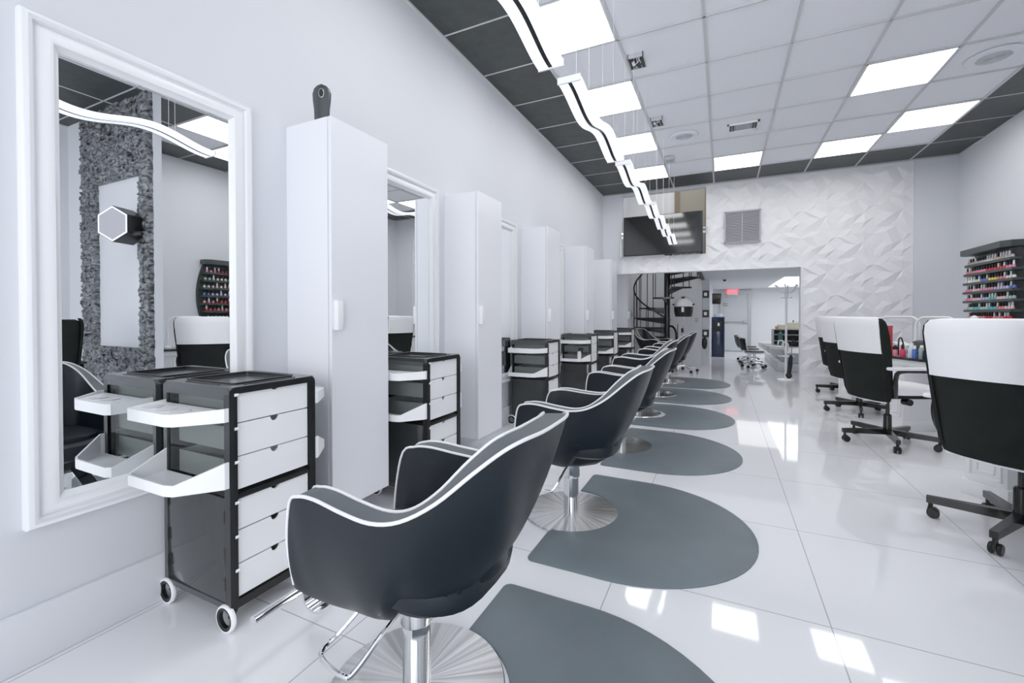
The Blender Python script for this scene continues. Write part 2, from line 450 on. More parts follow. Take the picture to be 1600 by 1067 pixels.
for x, y, w in ((X0 + 3.5 * TILE, Y0 + 1.5 * TILE, 'nearest of the right-hand ones'), (X0 + 4.5 * TILE, Y0 + 3.5 * TILE, 'beside the black border on the right'),
                (X0 + 3.5 * TILE, Y0 + 4.5 * TILE, 'at the back black border on the right'), (X0 + 1.5 * TILE, Y0 + 4.5 * TILE, 'at the back border above the wall vent'),
                (X0 + 3.5 * TILE, Y0 - 1.5 * TILE, 'beside the slate pier, seen in the nearest mirror'), (X0 + 4.5 * TILE, Y0 - 0.5 * TILE, 'at the right border near the second chair, outside the frame'),
                (X0 + 1.5 * TILE, Y0 - 4.5 * TILE, 'added out of view over the front of the room')):  # front panel is unseen, added for the light it gives
    panel_light(x, y, 'square lit ceiling panel, ' + w)

def wave_lamp(y0, y1, label):
    L = y1 - y0; t = thing('wave_lamp', label, 'pendant lamp', (1.25, (y0 + y1) / 2, 0), 0, 'wavy pendant lamps in a row')
    zf = lambda u: 2.195 + 0.030 * cos(2 * pi * 1.5 * u)
    n = 40
    def ribbon(x0, x1, th, dz=0.0, u0=0.0, u1=1.0):
        rings = []
        for i in range(n + 1):
            u = u0 + (u1 - u0) * i / n; y = (u - 0.5) * L; z = zf(u) + dz
            rings.append([(x0, y, z), (x1, y, z), (x1, y, z + th), (x0, y, z + th)])
        return B().loft(rings)
    obj('diffuser', ribbon(-0.057, -0.010, 0.024), M_WAVE, t); obj('diffuser', ribbon(0.010, 0.057, 0.024), M_WAVE, t)
    obj('centre_band', ribbon(-0.010, 0.010, 0.030, 0.002), M_CARTB, t, label='black band along the middle')
    for u in (0.0, 1.0):
        y = (u - .5) * L; z = zf(u); s = -1 if u == 0 else 1
        obj('end_cap', B().box(-0.059, 0.059, min(y, y + 0.008 * s), max(y, y + 0.008 * s), z - 0.004, z + 0.028), M_WPLAS, t)
    for u in (0.22, 0.78):
        y = (u - .5) * L; z = zf(u)
        for x in (-0.035, 0.035):
            obj('cable', B().cyl((x, y, z + 0.02), (x, y, ROOM_H), 0.0009, seg=6), M_WPLAS, t)
    return t
for (y0, y1), w in zip(((0.77, 1.79), (2.045, 3.065), (3.33, 4.36), (4.66, 5.72), (5.86, 7.03)),
                       ('nearest, cut by picture top', 'second from camera', 'third from camera', 'fourth from camera', 'farthest, before the television')):
    wave_lamp(y0, y1, 'glowing white wavy pendant lamp with a black stripe, ' + w)

def junction_box(x, y, label):
    t = thing('ceiling_box', label, 'ceiling box', (x, y, ROOM_H), 0, 'open square boxes in the ceiling')
    b = B(); w, l, th = 0.062, 0.085, 0.006
    for q in ((-w, -w + th, -l, l), (w - th, w, -l, l), (-w, w, -l, -l + th), (-w, w, l - th, l)): b.box(*q, -0.03, 0.011)
    obj('frame', b, M_CHROME, t, smooth=False)
    obj('back', B().box(-w + th, w - th, -l + th, l - th, 0.004, 0.011), M_BLACK, t, smooth=False)
    for k, (x0, x1) in enumerate(((-0.02, 0.0), (0.02, 0.005), (-0.03, 0.03))):
        obj('wire', B().tube(catmull([(x0, l - 0.02, 0.0), ((x0 + x1) / 2 + 0.012, 0.0, -0.018), (x1, -l + 0.02, -0.004)], 6), 0.0025, 6), M_WPLAS, t)
    obj('wire_connector', B().box(-0.045, -0.02, 0.01, 0.05, -0.02, 0.0, bev=0.003), M_WPLAS, t)
junction_box(1.285, 3.70, 'open chrome box with loose white wires in the ceiling, the nearer one')
junction_box(1.285, 4.95, 'open chrome box with loose wires in the ceiling, the farther one by the small speaker')
def speaker(x, y, r, label):
    t = thing('ceiling_speaker', label, 'speaker', (x, y, ROOM_H), 0, 'round ceiling speakers')
    obj('rim', B().lathe([(r * 0.60, 0.0), (r * 0.62, -0.008), (r * 0.95, -0.010), (r, -0.002), (r, 0.004), (r * 0.6, 0.004)], seg=40), M_SPEAK, t)
    b = B()
    for k in range(6): 
        a = r * 0.09 * (k + 1); b.lathe([(a - r * 0.03, -0.002), (a - r * 0.02, -0.007), (a + r * 0.02, -0.007), (a + r * 0.03, -0.002)], seg=32)
    obj('grille', b, M_GRILL2, t)
speaker(1.517, 5.515, 0.155, 'round white ceiling speaker with grey grille on the left, before the small alarm box')
speaker(3.944, 4.915, 0.175, 'round white ceiling speaker with ringed grille at the right, above the polish rack')
t = thing('ceiling_vent', 'small white ceiling air vent with louvres between the two speakers', 'vent', (2.137, 5.515, ROOM_H))
b = B(); w, l = 0.16, 0.11
for q in ((-w, -w + .02, -l, l), (w - .02, w, -l, l), (-w, w, -l, -l + .02), (-w, w, l - .02, l)): b.box(*q, -0.008, 0.008)
obj('frame', b, M_WPLAS, t, smooth=False)
obj('backing', B().box(-w + .01, w - .01, -l + .01, l - .01, 0.0, 0.006), mat('vent_shadow', (0.35, 0.36, 0.38), 0.6), t, smooth=False)
for x in (-0.125, -0.10, 0.10, 0.125): obj('louvre', B().box(x - 0.006, x + 0.006, -0.07, 0.07, -0.010, 0.002), M_BLACK, t, smooth=False, label='dark end louvre')
for k in range(5): obj('louvre', B().box(-0.07, 0.07, -0.055 + k * 0.022, -0.045 + k * 0.022, -0.010, 0.002), M_GRILL, t, smooth=False)
t = thing('alarm_box', 'small square white alarm box on the ceiling grid', 'alarm', (1.285, 6.19, ROOM_H))
obj('housing', B().box(-0.055, 0.055, -0.075, 0.075, -0.04, 0.0, bev=0.006), mat('alarm_grey', (0.5, 0.51, 0.53), 0.5), t)
obj('grille', B().box(-0.035, 0.035, -0.05, 0.05, -0.043, -0.039), M_GRILL, t, smooth=False)

# vent on the back wall, television, mezzanine door
t = thing('wall_vent', 'square grey louvred return vent on the relief wall', 'vent', (2.213, BACK - 0.016, 2.47))
b = B(); w = 0.253
for q in ((-w, w, w - .018, w), (-w, w, -w, -w + .018), (-w, -w + .018, -w, w), (w - .018, w, -w, w), (-0.008, 0.008, -w, w)): b.box(q[0], q[1], -0.012, 0.010, q[2], q[3])
obj('frame', b, M_GRILL, t, smooth=False)
obj('backing', B().box(-w + .01, w - .01, 0.004, 0.010, -w + .01, w - .01), mat('grille_shadow', (0.16, 0.16, 0.18), 0.7), t, smooth=False)
b = B()
for k in range(19):
    z = -w + 0.03 + k * 0.0248
    b.loft([[(x, -0.008, z), (x, -0.006, z - 0.003), (x, 0.006, z + 0.010), (x, 0.004, z + 0.013)] for x in (-w + .015, w - .015)])
obj('slats', b, M_GRILL, t, smooth=False)
t = thing('television', 'large black flat television before the upper wall opening', 'television', (1.013, 7.619, 2.435))
obj('casing', B().box(-0.632, 0.632, -0.01, 0.045, -0.336, 0.336, bev=0.005), M_BLACK, t)
obj('screen', B().box(-0.618, 0.612, -0.013, -0.009, -0.322, 0.326), M_TV, t, smooth=False)
b = B(); b.box(-0.69, 0.70, 0.045, 0.065, -0.02, 0.02); b.box(-0.69, 0.70, 0.045, 0.065, 0.05, 0.08); b.box(-0.685, -0.665, -0.02, 0.065, -0.36, 0.1)
obj('wall_bracket', b, M_CHROME, t, smooth=False)
b = B(); b.box(1.00, 1.10, 9.90, 9.95, 2.1, 3.95); b.box(1.60, 1.69, 9.90, 9.95, 2.1, 3.95); b.box(1.0, 1.69, 9.90, 9.95, 3.88, 3.95)
dr = struct('door_2', b, M_BROWN, smooth=False)
obj('door_leaf', B().box(1.10, 1.60, 9.92, 9.945, 2.1, 3.88), M_BEIGE, dr, smooth=False)
struct('wall_stair_upper', B().box(1.55, 4.7, 9.95, 10.07, 2.02, 4.3), M_BWALL, smooth=False)

# ---------------------------------------------------------------- left wall: mirrors, cabinets
def wall_mirror(y0, y1, label):
    z0, z1 = 0.424, 2.010; yc = (y0 + y1) / 2; w = (y1 - y0) / 2; zc = (z0 + z1) / 2; h = (z1 - z0) / 2
    t = thing('wall_mirror', label, 'mirror', (0, yc, 0), 0, 'white framed mirrors along the left wall')
    prof = [(0.0, 0.0), (0.0, 0.030), (0.006, 0.038), (0.016, 0.041), (0.026, 0.036), (0.029, 0.024), (0.034, 0.022), (0.048, 0.030), (0.062, 0.034), (0.074, 0.030), (0.078, 0.022), (0.090, 0.012), (0.090, 0.0)]
    rings = []
    for sy, sz in ((-1, -1), (1, -1), (1, 1), (-1, 1)):
        rings.append([(x, sy * (w - d), zc + sz * (h - d)) for d, x in prof])
    b = B().loft(rings, closed=True, wrap=True)
    obj('frame', b, M_TRIM, t)
    obj('glass', B().box(0.002, 0.010, -w + 0.085, w - 0.085, z0 + 0.085, z1 - 0.085), M_MIRROR, t, smooth=False)
    return t
wall_mirror(0.546, 1.254, 'nearest tall mirror in a white moulded frame, beside the nearest trolley')
wall_mirror(1.957, 2.665, 'tall white framed mirror behind the second trolley, between the first and second white cabinets')
wall_mirror(3.312, 4.02, 'tall white framed mirror behind the third trolley, mostly hidden by the second cabinet')
wall_mirror(4.75, 5.46, 'tall white framed mirror behind the fourth trolley, hidden by the third cabinet')
wall_mirror(6.20, 6.91, 'farthest tall white framed mirror, hidden by the fourth cabinet')

def wall_cabinet(y0, label):
    t = thing('wall_cabinet', label, 'cabinet', (0, y0, 0), 0, 'tall white cabinets on the left wall')
    obj('carcass', B().box(0.0, 0.279, 0.0, 0.375, 0.157, 2.0, bev=0.0015), M_WLAM, t, smooth=False)
    obj('door', B().box(0.283, 0.302, 0.001, 0.375, 0.157, 2.0, bev=0.0015), M_WLAM, t, smooth=False)
    obj('handle', B().box(0.302, 0.330, 0.012, 0.045, 1.012, 1.15, bev=0.003), M_WPLAS, t)
    return t
for y, w in ((1.445, 'nearest, with the black hand mirror handle on top'), (2.779, 'second from the camera'), (4.19, 'third from the camera'), (5.60, 'fourth from the camera'), (7.08, 'fifth from the camera'), (8.40, 'farthest, just beyond the doorway edge')):
    wall_cabinet(y, 'tall narrow white wall cabinet, ' + w)
t = thing('hand_mirror', 'black hand mirror whose handle sticks up above the nearest white cabinet', 'hand mirror', (0.150, 1.53, 2.0), radians(30))
rings = []
for z, w, d in ((0.0, 0.036, 0.013), (0.04, 0.036, 0.014), (0.09, 0.038, 0.015), (0.13, 0.043, 0.015), (0.165, 0.045, 0.014), (0.19, 0.038, 0.013), (0.205, 0.024, 0.011), (0.212, 0.006, 0.007)):
    rings.append([(w * cos(a), d * sin(a) - 0.004, z) for a in [2 * pi * k / 16 for k in range(16)]])
obj('handle', B().loft(rings), M_CART, t)
obj('hanging_hole', B().prism([(0.002 + 0.011 * cos(a), 0.165 + 0.02 * sin(a)) for a in [2 * pi * k / 14 for k in range(14)]], -0.020, -0.012, 'y'), M_BLACK, t, label='dark hanging hole')
obj('hole_rim', B().tube([(0.002 + 0.012 * cos(a), -0.0185, 0.165 + 0.021 * sin(a)) for a in [2 * pi * k / 14 for k in range(14)]], 0.0022, 6, closed=True), M_GREYMET, t)

# ---------------------------------------------------------------- trolleys
def rounded_rect(x0, x1, y0, y1, r, n=5):
    P = []
    for cx, cy, a0 in ((x1 - r, y0 + r, -pi / 2), (x1 - r, y1 - r, 0), (x0 + r, y1 - r, pi / 2), (x0 + r, y0 + r, pi)):
        P += [(cx + r * cos(a0 + pi / 2 * k / n), cy + r * sin(a0 + pi / 2 * k / n)) for k in range(n + 1)]
    return P
def frame_prism(outer, inner, a0, a1, axis):
    """plate with a hole: outer and inner loops with equal counts"""
    def P(u, v, w): return {'z': (u, v, w), 'y': (u, w, v), 'x': (w, u, v)}[axis]
    return B().loft([[P(u, v, a0) for u, v in outer], [P(u, v, a1) for u, v in outer], [P(u, v, a1) for u, v in inner], [P(u, v, a0) for u, v in inner]], wrap=True)
def make_trolley(label):
    t = thing('salon_trolley', label, 'trolley', (0, 0, 0), 0, 'black and white salon trolleys along the left wall')
    D, L, ZB, ZT = 0.200, 0.170, 0.075, 0.834
    # two side frames, front and back frames
    for s in (-1, 1):
        obj('side_frame', frame_prism(rounded_rect(-D, D, ZB, ZT, 0.022), rounded_rect(-D + 0.022, D - 0.030, ZB + 0.020, ZT - 0.040, 0.006), s * L, s * (L - 0.018), 'y'), M_CART, t)
    obj('front_frame', frame_prism(rounded_rect(-L, L, ZB, ZT, 0.022), rounded_rect(-L + 0.027, L - 0.027, ZB + 0.028, ZT - 0.022, 0.006), D, D - 0.030, 'x'), M_CARTB, t, label='black drawer surround')
    obj('base', B().box(-D, D - 0.004, -L + 0.01, L - 0.01, ZB, ZB + 0.02), M_CARTB, t)
    obj('divider', B().box(-D + 0.02, D - 0.002, -L + 0.019, L - 0.019, 0.448, 0.466, bev=0.003), M_CARTB, t)
    obj('back_panel', B().box(-D + 0.004, -D + 0.010, -L + 0.018, L - 0.018, ZB + 0.02, ZT - 0.02), M_DARKP, t, smooth=False)
    # top with recessed tray
    b = frame_prism(rounded_rect(-D + 0.002, D, -L, L, 0.02), rounded_rect(-0.145, 0.135, -0.115, 0.115, 0.012), ZT - 0.018, ZT + 0.002, 'z')
    tp = obj('top', b, M_CART, t)
    obj('tray_floor', B().box(-0.146, 0.136, -0.116, 0.116, ZT - 0.016, ZT - 0.008), M_CART, tp, smooth=False)
    obj('rim', frame_prism(rounded_rect(-0.150, 0.140, -0.12, 0.12, 0.014), rounded_rect(-0.142, 0.132, -0.112, 0.112, 0.01), ZT + 0.0015, ZT + 0.007, 'z'), M_CARTB, tp)
    b = B()
    for x in (-0.02, 0.168): b.box(x - 0.002 if x > 0 else -0.185, x + 0.006 if x > 0 else -0.178, -0.10, 0.10, ZT, ZT + 0.004)
    for y in (-0.146, 0.140): b.box(-0.10, 0.10, y, y + 0.006, ZT, ZT + 0.004)
    obj('top_ribs', b, M_CARTB, tp, smooth=False)
    # smoked side panels
    for s in (-1, 1):
        y0, y1 = sorted((s * (L - 0.006), s * (L - 0.010)))
        obj('upper_side_panel', B().loft([[(-D + 0.020, y0, 0.46), (-D + 0.020, y0, ZT - 0.038)], [(D - 0.028, y0, 0.46), (D - 0.028, y0, ZT - 0.038)]], closed=False), M_SMOKE, t, smooth=False, label='smoked clear side panel')
        y0, y1 = sorted((s * (L - 0.002), s * (L - 0.012)))
        p = obj('lower_side_panel', B().box(-D + 0.006, D - 0.028, y0, y1, ZB + 0.006, 0.455, bev=0.002), M_DARKP, t, label='dark glossy lower side panel')
        for x in (-D + 0.020, D - 0.034):
            for z in (0.14, 0.24, 0.37): obj('panel_clip', B().box(x, x + 0.006, *sorted((s * L * 1.005, s * (L - 0.006))), z, z + 0.045), M_CARTB, p, smooth=False)
    # drawers
    zs = [0.712 - k * 0.1155 for k in range(3)] + [0.342 - k * 0.1165 for k in range(3)]
    for z0 in zs:
        h = 0.111; hw = 0.139; zt = z0 + h; ny, r = 0.0, 0.018
        P = [(-hw, z0), (hw, z0), (hw, zt)] + [(ny + r * cos(a), zt - r * 1.0 * sin(a)) for a in [pi * k / 10 for k in range(11)]] + [(-hw, zt)]
        d = obj('drawer', B().prism(P, D - 0.018, D - 0.008, 'x'), M_WPLAS, t, smooth=False)
        b = B(); b.box(-D + 0.03, D - 0.020, -hw + 0.006, -hw + 0.010, z0 + 0.01, zt - 0.02); b.box(-D + 0.03, D - 0.020, hw - 0.010, hw - 0.006, z0 + 0.01, zt - 0.02)
        b.box(-D + 0.03, D - 0.020, -hw + 0.008, hw - 0.008, z0 + 0.008, z0 + 0.012); b.box(-D + 0.03, -D + 0.034, -hw + 0.008, hw - 0.008, z0 + 0.01, zt - 0.02)
        obj('drawer_box', b, M_WPLAS, d, smooth=False)
        obj('runner_pin', B().cyl((D + 0.001, -hw - 0.014, zt - 0.014), (D + 0.001, -hw - 0.002, zt - 0.014), 0.005, seg=8), M_WPLAS, d)
    # side trays, both ends
    def tray(s, z, h0, h1, top):
        O = [(-0.185, 0.0), (-0.165, -0.120), (-0.145, -0.132), (0.075, -0.132), (0.108, -0.122), (0.198, -0.015), (0.198, 0.0)]
        O = [(x, s * (L + 0.0005) + (y if s < 0 else -y)) for x, y in O]
        I = [(x * 0.965, (y - s * L) * 0.955 + s * L) for x, y in O]
        hs = [h1, h0, h0, h0, h0, h1, h1]
        n = len(O)
        b = B(); lo = b.ring([(x, y, z) for x, y in O]); hi = b.ring([(x, y, z + h) for (x, y), h in zip(O, hs)])
        ih = b.ring([(x, y, z + h) for (x, y), h in zip(I, hs)]); il = b.ring([(x, y, z + (0.006 if not top else h0 - 0.004)) for (x, y), h in zip(I, hs)])
        F = b.bm.faces.new; F(lo)
        for i in range(n):
            if i == n - 1: continue
            j = (i + 1) % n
            F((lo[i], lo[j], hi[j], hi[i])); F((hi[i], hi[j], ih[j], ih[i])); F((ih[i], ih[j], il[j], il[i]))
        F(il)
        tr = obj('side_tray', b, M_WPLAS, t, label='white plastic tray on the trolley end')
        if top:
            b = B()
            for x in (-0.115, -0.03, 0.055):
                b.lathe([(0.024, 0.0), (0.030, 0.002), (0.030, 0.0035), (0.0, 0.0035)], c=(x, s * (L + 0.07), z + h0 - 0.004), seg=18)
            obj('cup_recesses', b, mat('tray_shade', (0.74, 0.74, 0.76), 0.4) if 'tray_shade' not in bpy.data.materials else bpy.data.materials['tray_shade'], tr)
    for s in (-1, 1):
        tray(s, 0.722, 0.040, 0.046, True); tray(s, 0.497, 0.036, 0.088, False)
    # casters
    for x in (-D + 0.022, D - 0.022):
        for y in (-L + 0.022, L - 0.022):
            c = obj('caster', B().tube(catmull([(x, y, ZB + 0.004), (x, y, 0.072), (x + 0.012, y - 0.010, 0.068), (x + 0.024, y - 0.020, 0.060)], 5), [0.017] * 5 + [0.015] * 5 + [0.012] * 6, 10), M_CARTB, t)
            wy = y - 0.022
            obj('tyre', B().lathe([(0.039, -0.008), (0.044, -0.008), (0.047, -0.004), (0.047, 0.004), (0.044, 0.008), (0.039, 0.008)], c=(x - 0.004, wy, 0.047), axis='y', seg=28, closed_prof=True), M_WPLAS, c, label='white tyre')
            obj('hub_ring', B().lathe([(0.029, -0.006), (0.039, -0.009), (0.039, 0.009), (0.029, 0.006)], c=(x - 0.004, wy, 0.047), axis='y', seg=28, closed_prof=True), M_CARTB, c, label='black hub ring')
    return t
tro = make_trolley('nearest salon trolley with white drawers and white end trays, under the nearest mirror')
tro.location = (0.236, 1.072, 0)
for (x, y), w in zip(((0.236, 2.155), (0.236, 4.02), (0.236, 5.52), (0.236, 6.79), (0.236, 8.23)),
                     ('second from the camera, in front of the second mirror', 'third from the camera, between the second and third cabinets', 'fourth, with a white bottle on its tray', 'fifth from the camera', 'farthest, just through the doorway by the stair')):
    dup(tro, (x, y, 0), 0, 'black salon trolley with white drawers, ' + w)
t = thing('spray_bottle', 'white bottle with a black spray head on the fourth trolley tray', 'bottle', (0.30, 5.30, 0.5035))
obj('bottle_body', B().lathe([(0, 0), (0.024, 0), (0.026, 0.01), (0.026, 0.10), (0.014, 0.12), (0.0, 0.12)], seg=18), M_WPLAS, t)
b = B(); b.cyl((0, 0, 0.118), (0, 0, 0.142), 0.013, seg=12); b.box(-0.012, 0.05, -0.010, 0.010, 0.138, 0.160, bev=0.004); b.box(0.030, 0.042, -0.006, 0.006, 0.105, 0.142, bev=0.002)
obj('spray_head', b, M_BLACK, t, label='black trigger spray head')
t = thing('brush_pot', 'small dark pot of brushes on the corner of the farthest trolley', 'brush pot', (0.12, 8.14, 0.842))
obj('pot', B().lathe([(0, 0), (0.03, 0), (0.034, 0.05), (0.030, 0.05), (0.027, 0.004), (0, 0.004)], seg=16), M_BROWN, t)
for k in range(4): obj('brush', B().cyl((0.012 * cos(k * 1.6), 0.012 * sin(k * 1.6), 0.006), (0.022 * cos(k * 1.6), 0.022 * sin(k * 1.6), 0.085), 0.005, seg=8), M_BLACK, t)

# ---------------------------------------------------------------- styling chairs (face -x)
def make_salon_chair(label):
    t = thing('salon_chair', label, 'chair', (0, 0, 0), 0, 'black styling chairs in a row')
    # half rim: from the front lower corner of an arm up, back along the arm and up to the middle of the back
    rim = [(-0.222, 0.226, 0.372), (-0.226, 0.242, 0.49), (-0.206, 0.250, 0.600), (-0.165, 0.258, 0.626), (-0.10, 0.264, 0.632), (0.0, 0.272, 0.622), (0.09, 0.276, 0.618), (0.17, 0.272, 0.636), (0.25, 0.256, 0.682),
           (0.325, 0.225, 0.748), (0.375, 0.188, 0.790), (0.405, 0.150, 0.808), (0.425, 0.08, 0.813), (0.43, 0.0, 0.815)]
    base = [(-0.214, 0.216, 0.352), (-0.200, 0.213, 0.345), (-0.172, 0.205, 0.336), (-0.12, 0.188, 0.322), (-0.06, 0.166, 0.308), (0.0, 0.144, 0.295), (0.045, 0.152, 0.312), (0.085, 0.172, 0.362), (0.130, 0.186, 0.398),
            (0.182, 0.183, 0.424), (0.234, 0.158, 0.446), (0.272, 0.115, 0.464), (0.293, 0.060, 0.475), (0.300, 0.0, 0.478)]
    n = 4
    R = catmull(rim, n); Bs = catmull(base, n)
    def full(P): return [Vector((p.x, -p.y, p.z)) for p in P] + [Vector((p.x, p.y, p.z)) for p in P[-2::-1]]
    R = full(R); Bs = full(Bs); N = len(R)
    TH = 0.066
    cen = Vector((0.02, 0, 0.5))
    inner = []
    for i, p in enumerate(R):
        tg = (R[min(i + 1, N - 1)] - R[max(i - 1, 0)]).normalized()
        d = Vector((cen.x - p.x, -p.y, 0)); 
        # inward: horizontal direction to the seat axis
        ax = Vector((min(max(p.x, -0.25), 0.10), 0, p.z)); d = (ax - p); d.z = 0
        d = (d - tg * d.dot(tg)).normalized()
        inner.append(p + d * TH)
    rows = 9
    def out_pt(i, v):   # v 0 base .. 1 rim, bulging outward
        a, c = Bs[i], R[i]
        ctrl = Vector((c.x * 0.80 + a.x * 0.20, c.y * 0.93 + a.y * 0.07, a.z * 0.80 + c.z * 0.20))
        if c.x > 0.0:
            k = min(1, c.x / 0.2); k = k * k * (3 - 2 * k); alt = Vector((a.x * 0.42 + c.x * 0.58, a.y * 0.30 + c.y * 0.70, a.z * 0.60 + c.z * 0.40)); ctrl = ctrl.lerp(alt, k)
        return a * (1 - v) ** 2 + ctrl * 2 * v * (1 - v) + c * v * v
    SZ = 0.400
    def in_pt(i, v):    # v 0 rim .. 1 seat level
        c = inner[i]; b0 = Vector((min(max(c.x * 0.80, -0.16), 0.235), c.y * 0.82, SZ))
        if c.z < 0.5: b0.x = c.x * 0.9; b0.z = min(SZ, c.z - 0.02)
        mid = (c + b0) / 2 + Vector((0, c.y * 0.05, 0))
        return c * (1 - v) ** 2 + mid * 2 * v * (1 - v) + b0 * v * v
    b = B()
    out = [[b.bm.verts.new(out_pt(i, r / rows)) for i in range(N)] for r in range(rows + 1)]
    inn = [[b.bm.verts.new(in_pt(i, r / 6)) for i in range(N)] for r in range(7)]
    for r in range(rows):
        for i in range(N - 1): b.bm.faces.new((out[r][i], out[r][i + 1], out[r + 1][i + 1], out[r + 1][i]))
    for r in range(6):
        for i in range(N - 1): b.bm.faces.new((inn[r][i], inn[r][i + 1], inn[r + 1][i + 1], inn[r + 1][i]))
    for i in range(N - 1):
        f = b.bm.faces.new((out[rows][i], out[rows][i + 1], inn[0][i + 1], inn[0][i])); f.material_index = 1
    for e in (0, N - 1):    # close the arm fronts
        f = b.bm.faces.new([out[r][e] for r in range(rows + 1)] + [inn[r][e] for r in range(7)])
    # close underneath
    for i in range(N - 1): b.bm.faces.new((out[0][i], out[0][i + 1], inn[6][i + 1], inn[6][i]))
    obj('shell', b, [M_VINYL, M_EDGE], t)
    lift = Vector((0, 0, 0.0015))
    obj('piping', B().tube([p + lift for p in R], 0.0044, 8), M_PIPE, t, label='white outer piping')
    obj('piping', B().tube([p + lift for p in inner], 0.0040, 8), M_PIPE, t, label='white inner piping')
    b = B()     # seat cushion
    prof = []
    for z, k in ((0.36, 0.86), (0.375, 0.97), (0.41, 1.0), (0.438, 0.97), (0.450, 0.86), (0.455, 0.5), (0.456, 0.05)):
        prof.append([(0.03 + k * 0.235 * (abs(cos(a)) ** 0.6) * (1 if cos(a) > 0 else -1), k * 0.200 * (abs(sin(a)) ** 0.6) * (1 if sin(a) > 0 else -1), z) for a in [2 * pi * q / 36 for q in range(36)]])
    obj('seat', b.loft(prof), M_VINYL, t)
    b = B(); prof = []   # tub under the seat
    for z, kx, ky, ox in ((0.283, 0.05, 0.06, 0.0), (0.286, 0.085, 0.095, 0.01), (0.31, 0.140, 0.126, 0.03), (0.36, 0.190, 0.150, 0.05), (0.42, 0.214, 0.150, 0.06), (0.47, 0.214, 0.138, 0.065), (0.476, 0.17, 0.10, 0.065)):
        prof.append([(ox + kx * (abs(cos(a)) ** 0.75) * (1 if cos(a) > 0 else -1), ky * (abs(sin(a)) ** 0.75) * (1 if sin(a) > 0 else -1), z) for a in [2 * pi * q / 32 for q in range(32)]])
    obj('seat_base', b.loft(prof), M_VINYL, t)
    b = B().lathe([(0, 0.0), (0.252, 0.0), (0.256, 0.006), (0.252, 0.012), (0.12, 0.017), (0.05, 0.02), (0, 0.02)], seg=64)
    obj('base_plate', b, M_BRUSH, t, label='round brushed steel base plate')
    obj('column', B().cyl((0, 0, 0.018), (0, 0, 0.21), 0.040, seg=28), M_CHROME, t)
    obj('column_sleeve', B().lathe([(0.0, 0.20), (0.044, 0.20), (0.047, 0.205), (0.047, 0.295), (0, 0.295)], seg=28), M_CHROME, t)
    obj('pump_handle', B().tube(catmull([(-0.07, -0.03, 0.295), (-0.10, -0.06, 0.285), (-0.155, -0.145, 0.205), (-0.165, -0.185, 0.190), (-0.135, -0.21, 0.187), (-0.05, -0.225, 0.190), (-0.025, -0.21, 0.197), (0.0, -0.12, 0.26), (0.01, -0.05, 0.29)], 5), 0.0065, 8), M_CHROME, t)
    fr = obj('footrest_bar', B().cyl((-0.485, -0.165, 0.155), (-0.485, 0.165, 0.155), 0.015, seg=16), M_CHROME, t)
    strip = catmull([(-0.10, 0.03, 0.30), (-0.24, 0.03, 0.235), (-0.36, 0.03, 0.13), (-0.42, 0.03, 0.095), (-0.465, 0.03, 0.105), (-0.483, 0.03, 0.142)], 6)
    rings = []
    for i, p in enumerate(strip):
        tg = (strip[min(i + 1, len(strip) - 1)] - strip[max(i - 1, 0)]).normalized(); nn = Vector((-tg.z, 0, tg.x))
        rings.append([p + Vector((0, s * 0.028, 0)) + nn * q * 0.005 for s, q in ((-1, -1), (1, -1), (1, 1), (-1, 1))])
    obj('footrest_arm', B().loft(rings), M_CHROME, t)
    return t
CH = [(1.14, 1.00, 0), (1.19, 2.265, 0), (1.18, 3.60, 0), (1.085, 4.90, 0.0), (1.13, 6.17, 0), (1.15, 7.42, 0.0)]
W6 = ['nearest to the camera', 'second from the camera', 'third from the camera', 'fourth from the camera', 'fifth from the camera', 'farthest, at the doorway']
sc = make_salon_chair('black styling chair with white piping on steel disc base, ' + W6[0])
sc.location = (CH[0][0], CH[0][1], 0)
for (x, y, z), w in list(zip(CH, W6))[1:]:
    dup(sc, (x, y, z), 0, 'black styling chair with white piping on steel disc base, ' + w)

# ---------------------------------------------------------------- floor mats
def mat_outline():
    P = []
    x0, hw, xc = -0.04, 0.565, 0.30
    P += [(x0 + 0.03, -hw), (xc, -hw)]
    for k in range(1, 32):
        a = -pi / 2 + pi * k / 32; P.append((xc + 0.60 * cos(a), hw * sin(a)))
    P += [(xc, hw), (x0 + 0.03, hw)]
    for k in range(1, 5): 
        a = pi / 2 + pi / 2 * k / 5; P.append((x0 + 0.03 + 0.03 * cos(a), hw - 0.03 + 0.03 * sin(a)))
    P.append((x0, hw - 0.03)); P.append((x0, 0.264))
    cr = 0.264
    # semicircular bite round the chair base
    for k in range(1, 24):
        a = pi / 2 - pi * k / 24; P.append((x0 + cr * cos(a) * 1.0 , cr * sin(a)))
    P.append((x0, -0.264)); P.append((x0, -hw + 0.03))
    for k in range(1, 5):
        a = pi + pi / 2 * k / 5; P.append((x0 + 0.03 + 0.03 * cos(a), -hw + 0.03 + 0.03 * sin(a)))
    return P
def inset(P, d):
    out = []; n = len(P)
    for i in range(n):
        a, p, c = Vector(P[i - 1]), Vector(P[i]), Vector(P[(i + 1) % n])
        e1, e2 = (p - a).normalized(), (c - p).normalized(); nn = (Vector((-e1.y, e1.x)) + Vector((-e2.y, e2.x)))
        out.append(tuple(p + nn.normalized() * d) if nn.length > 1e-6 else tuple(p))
    return out
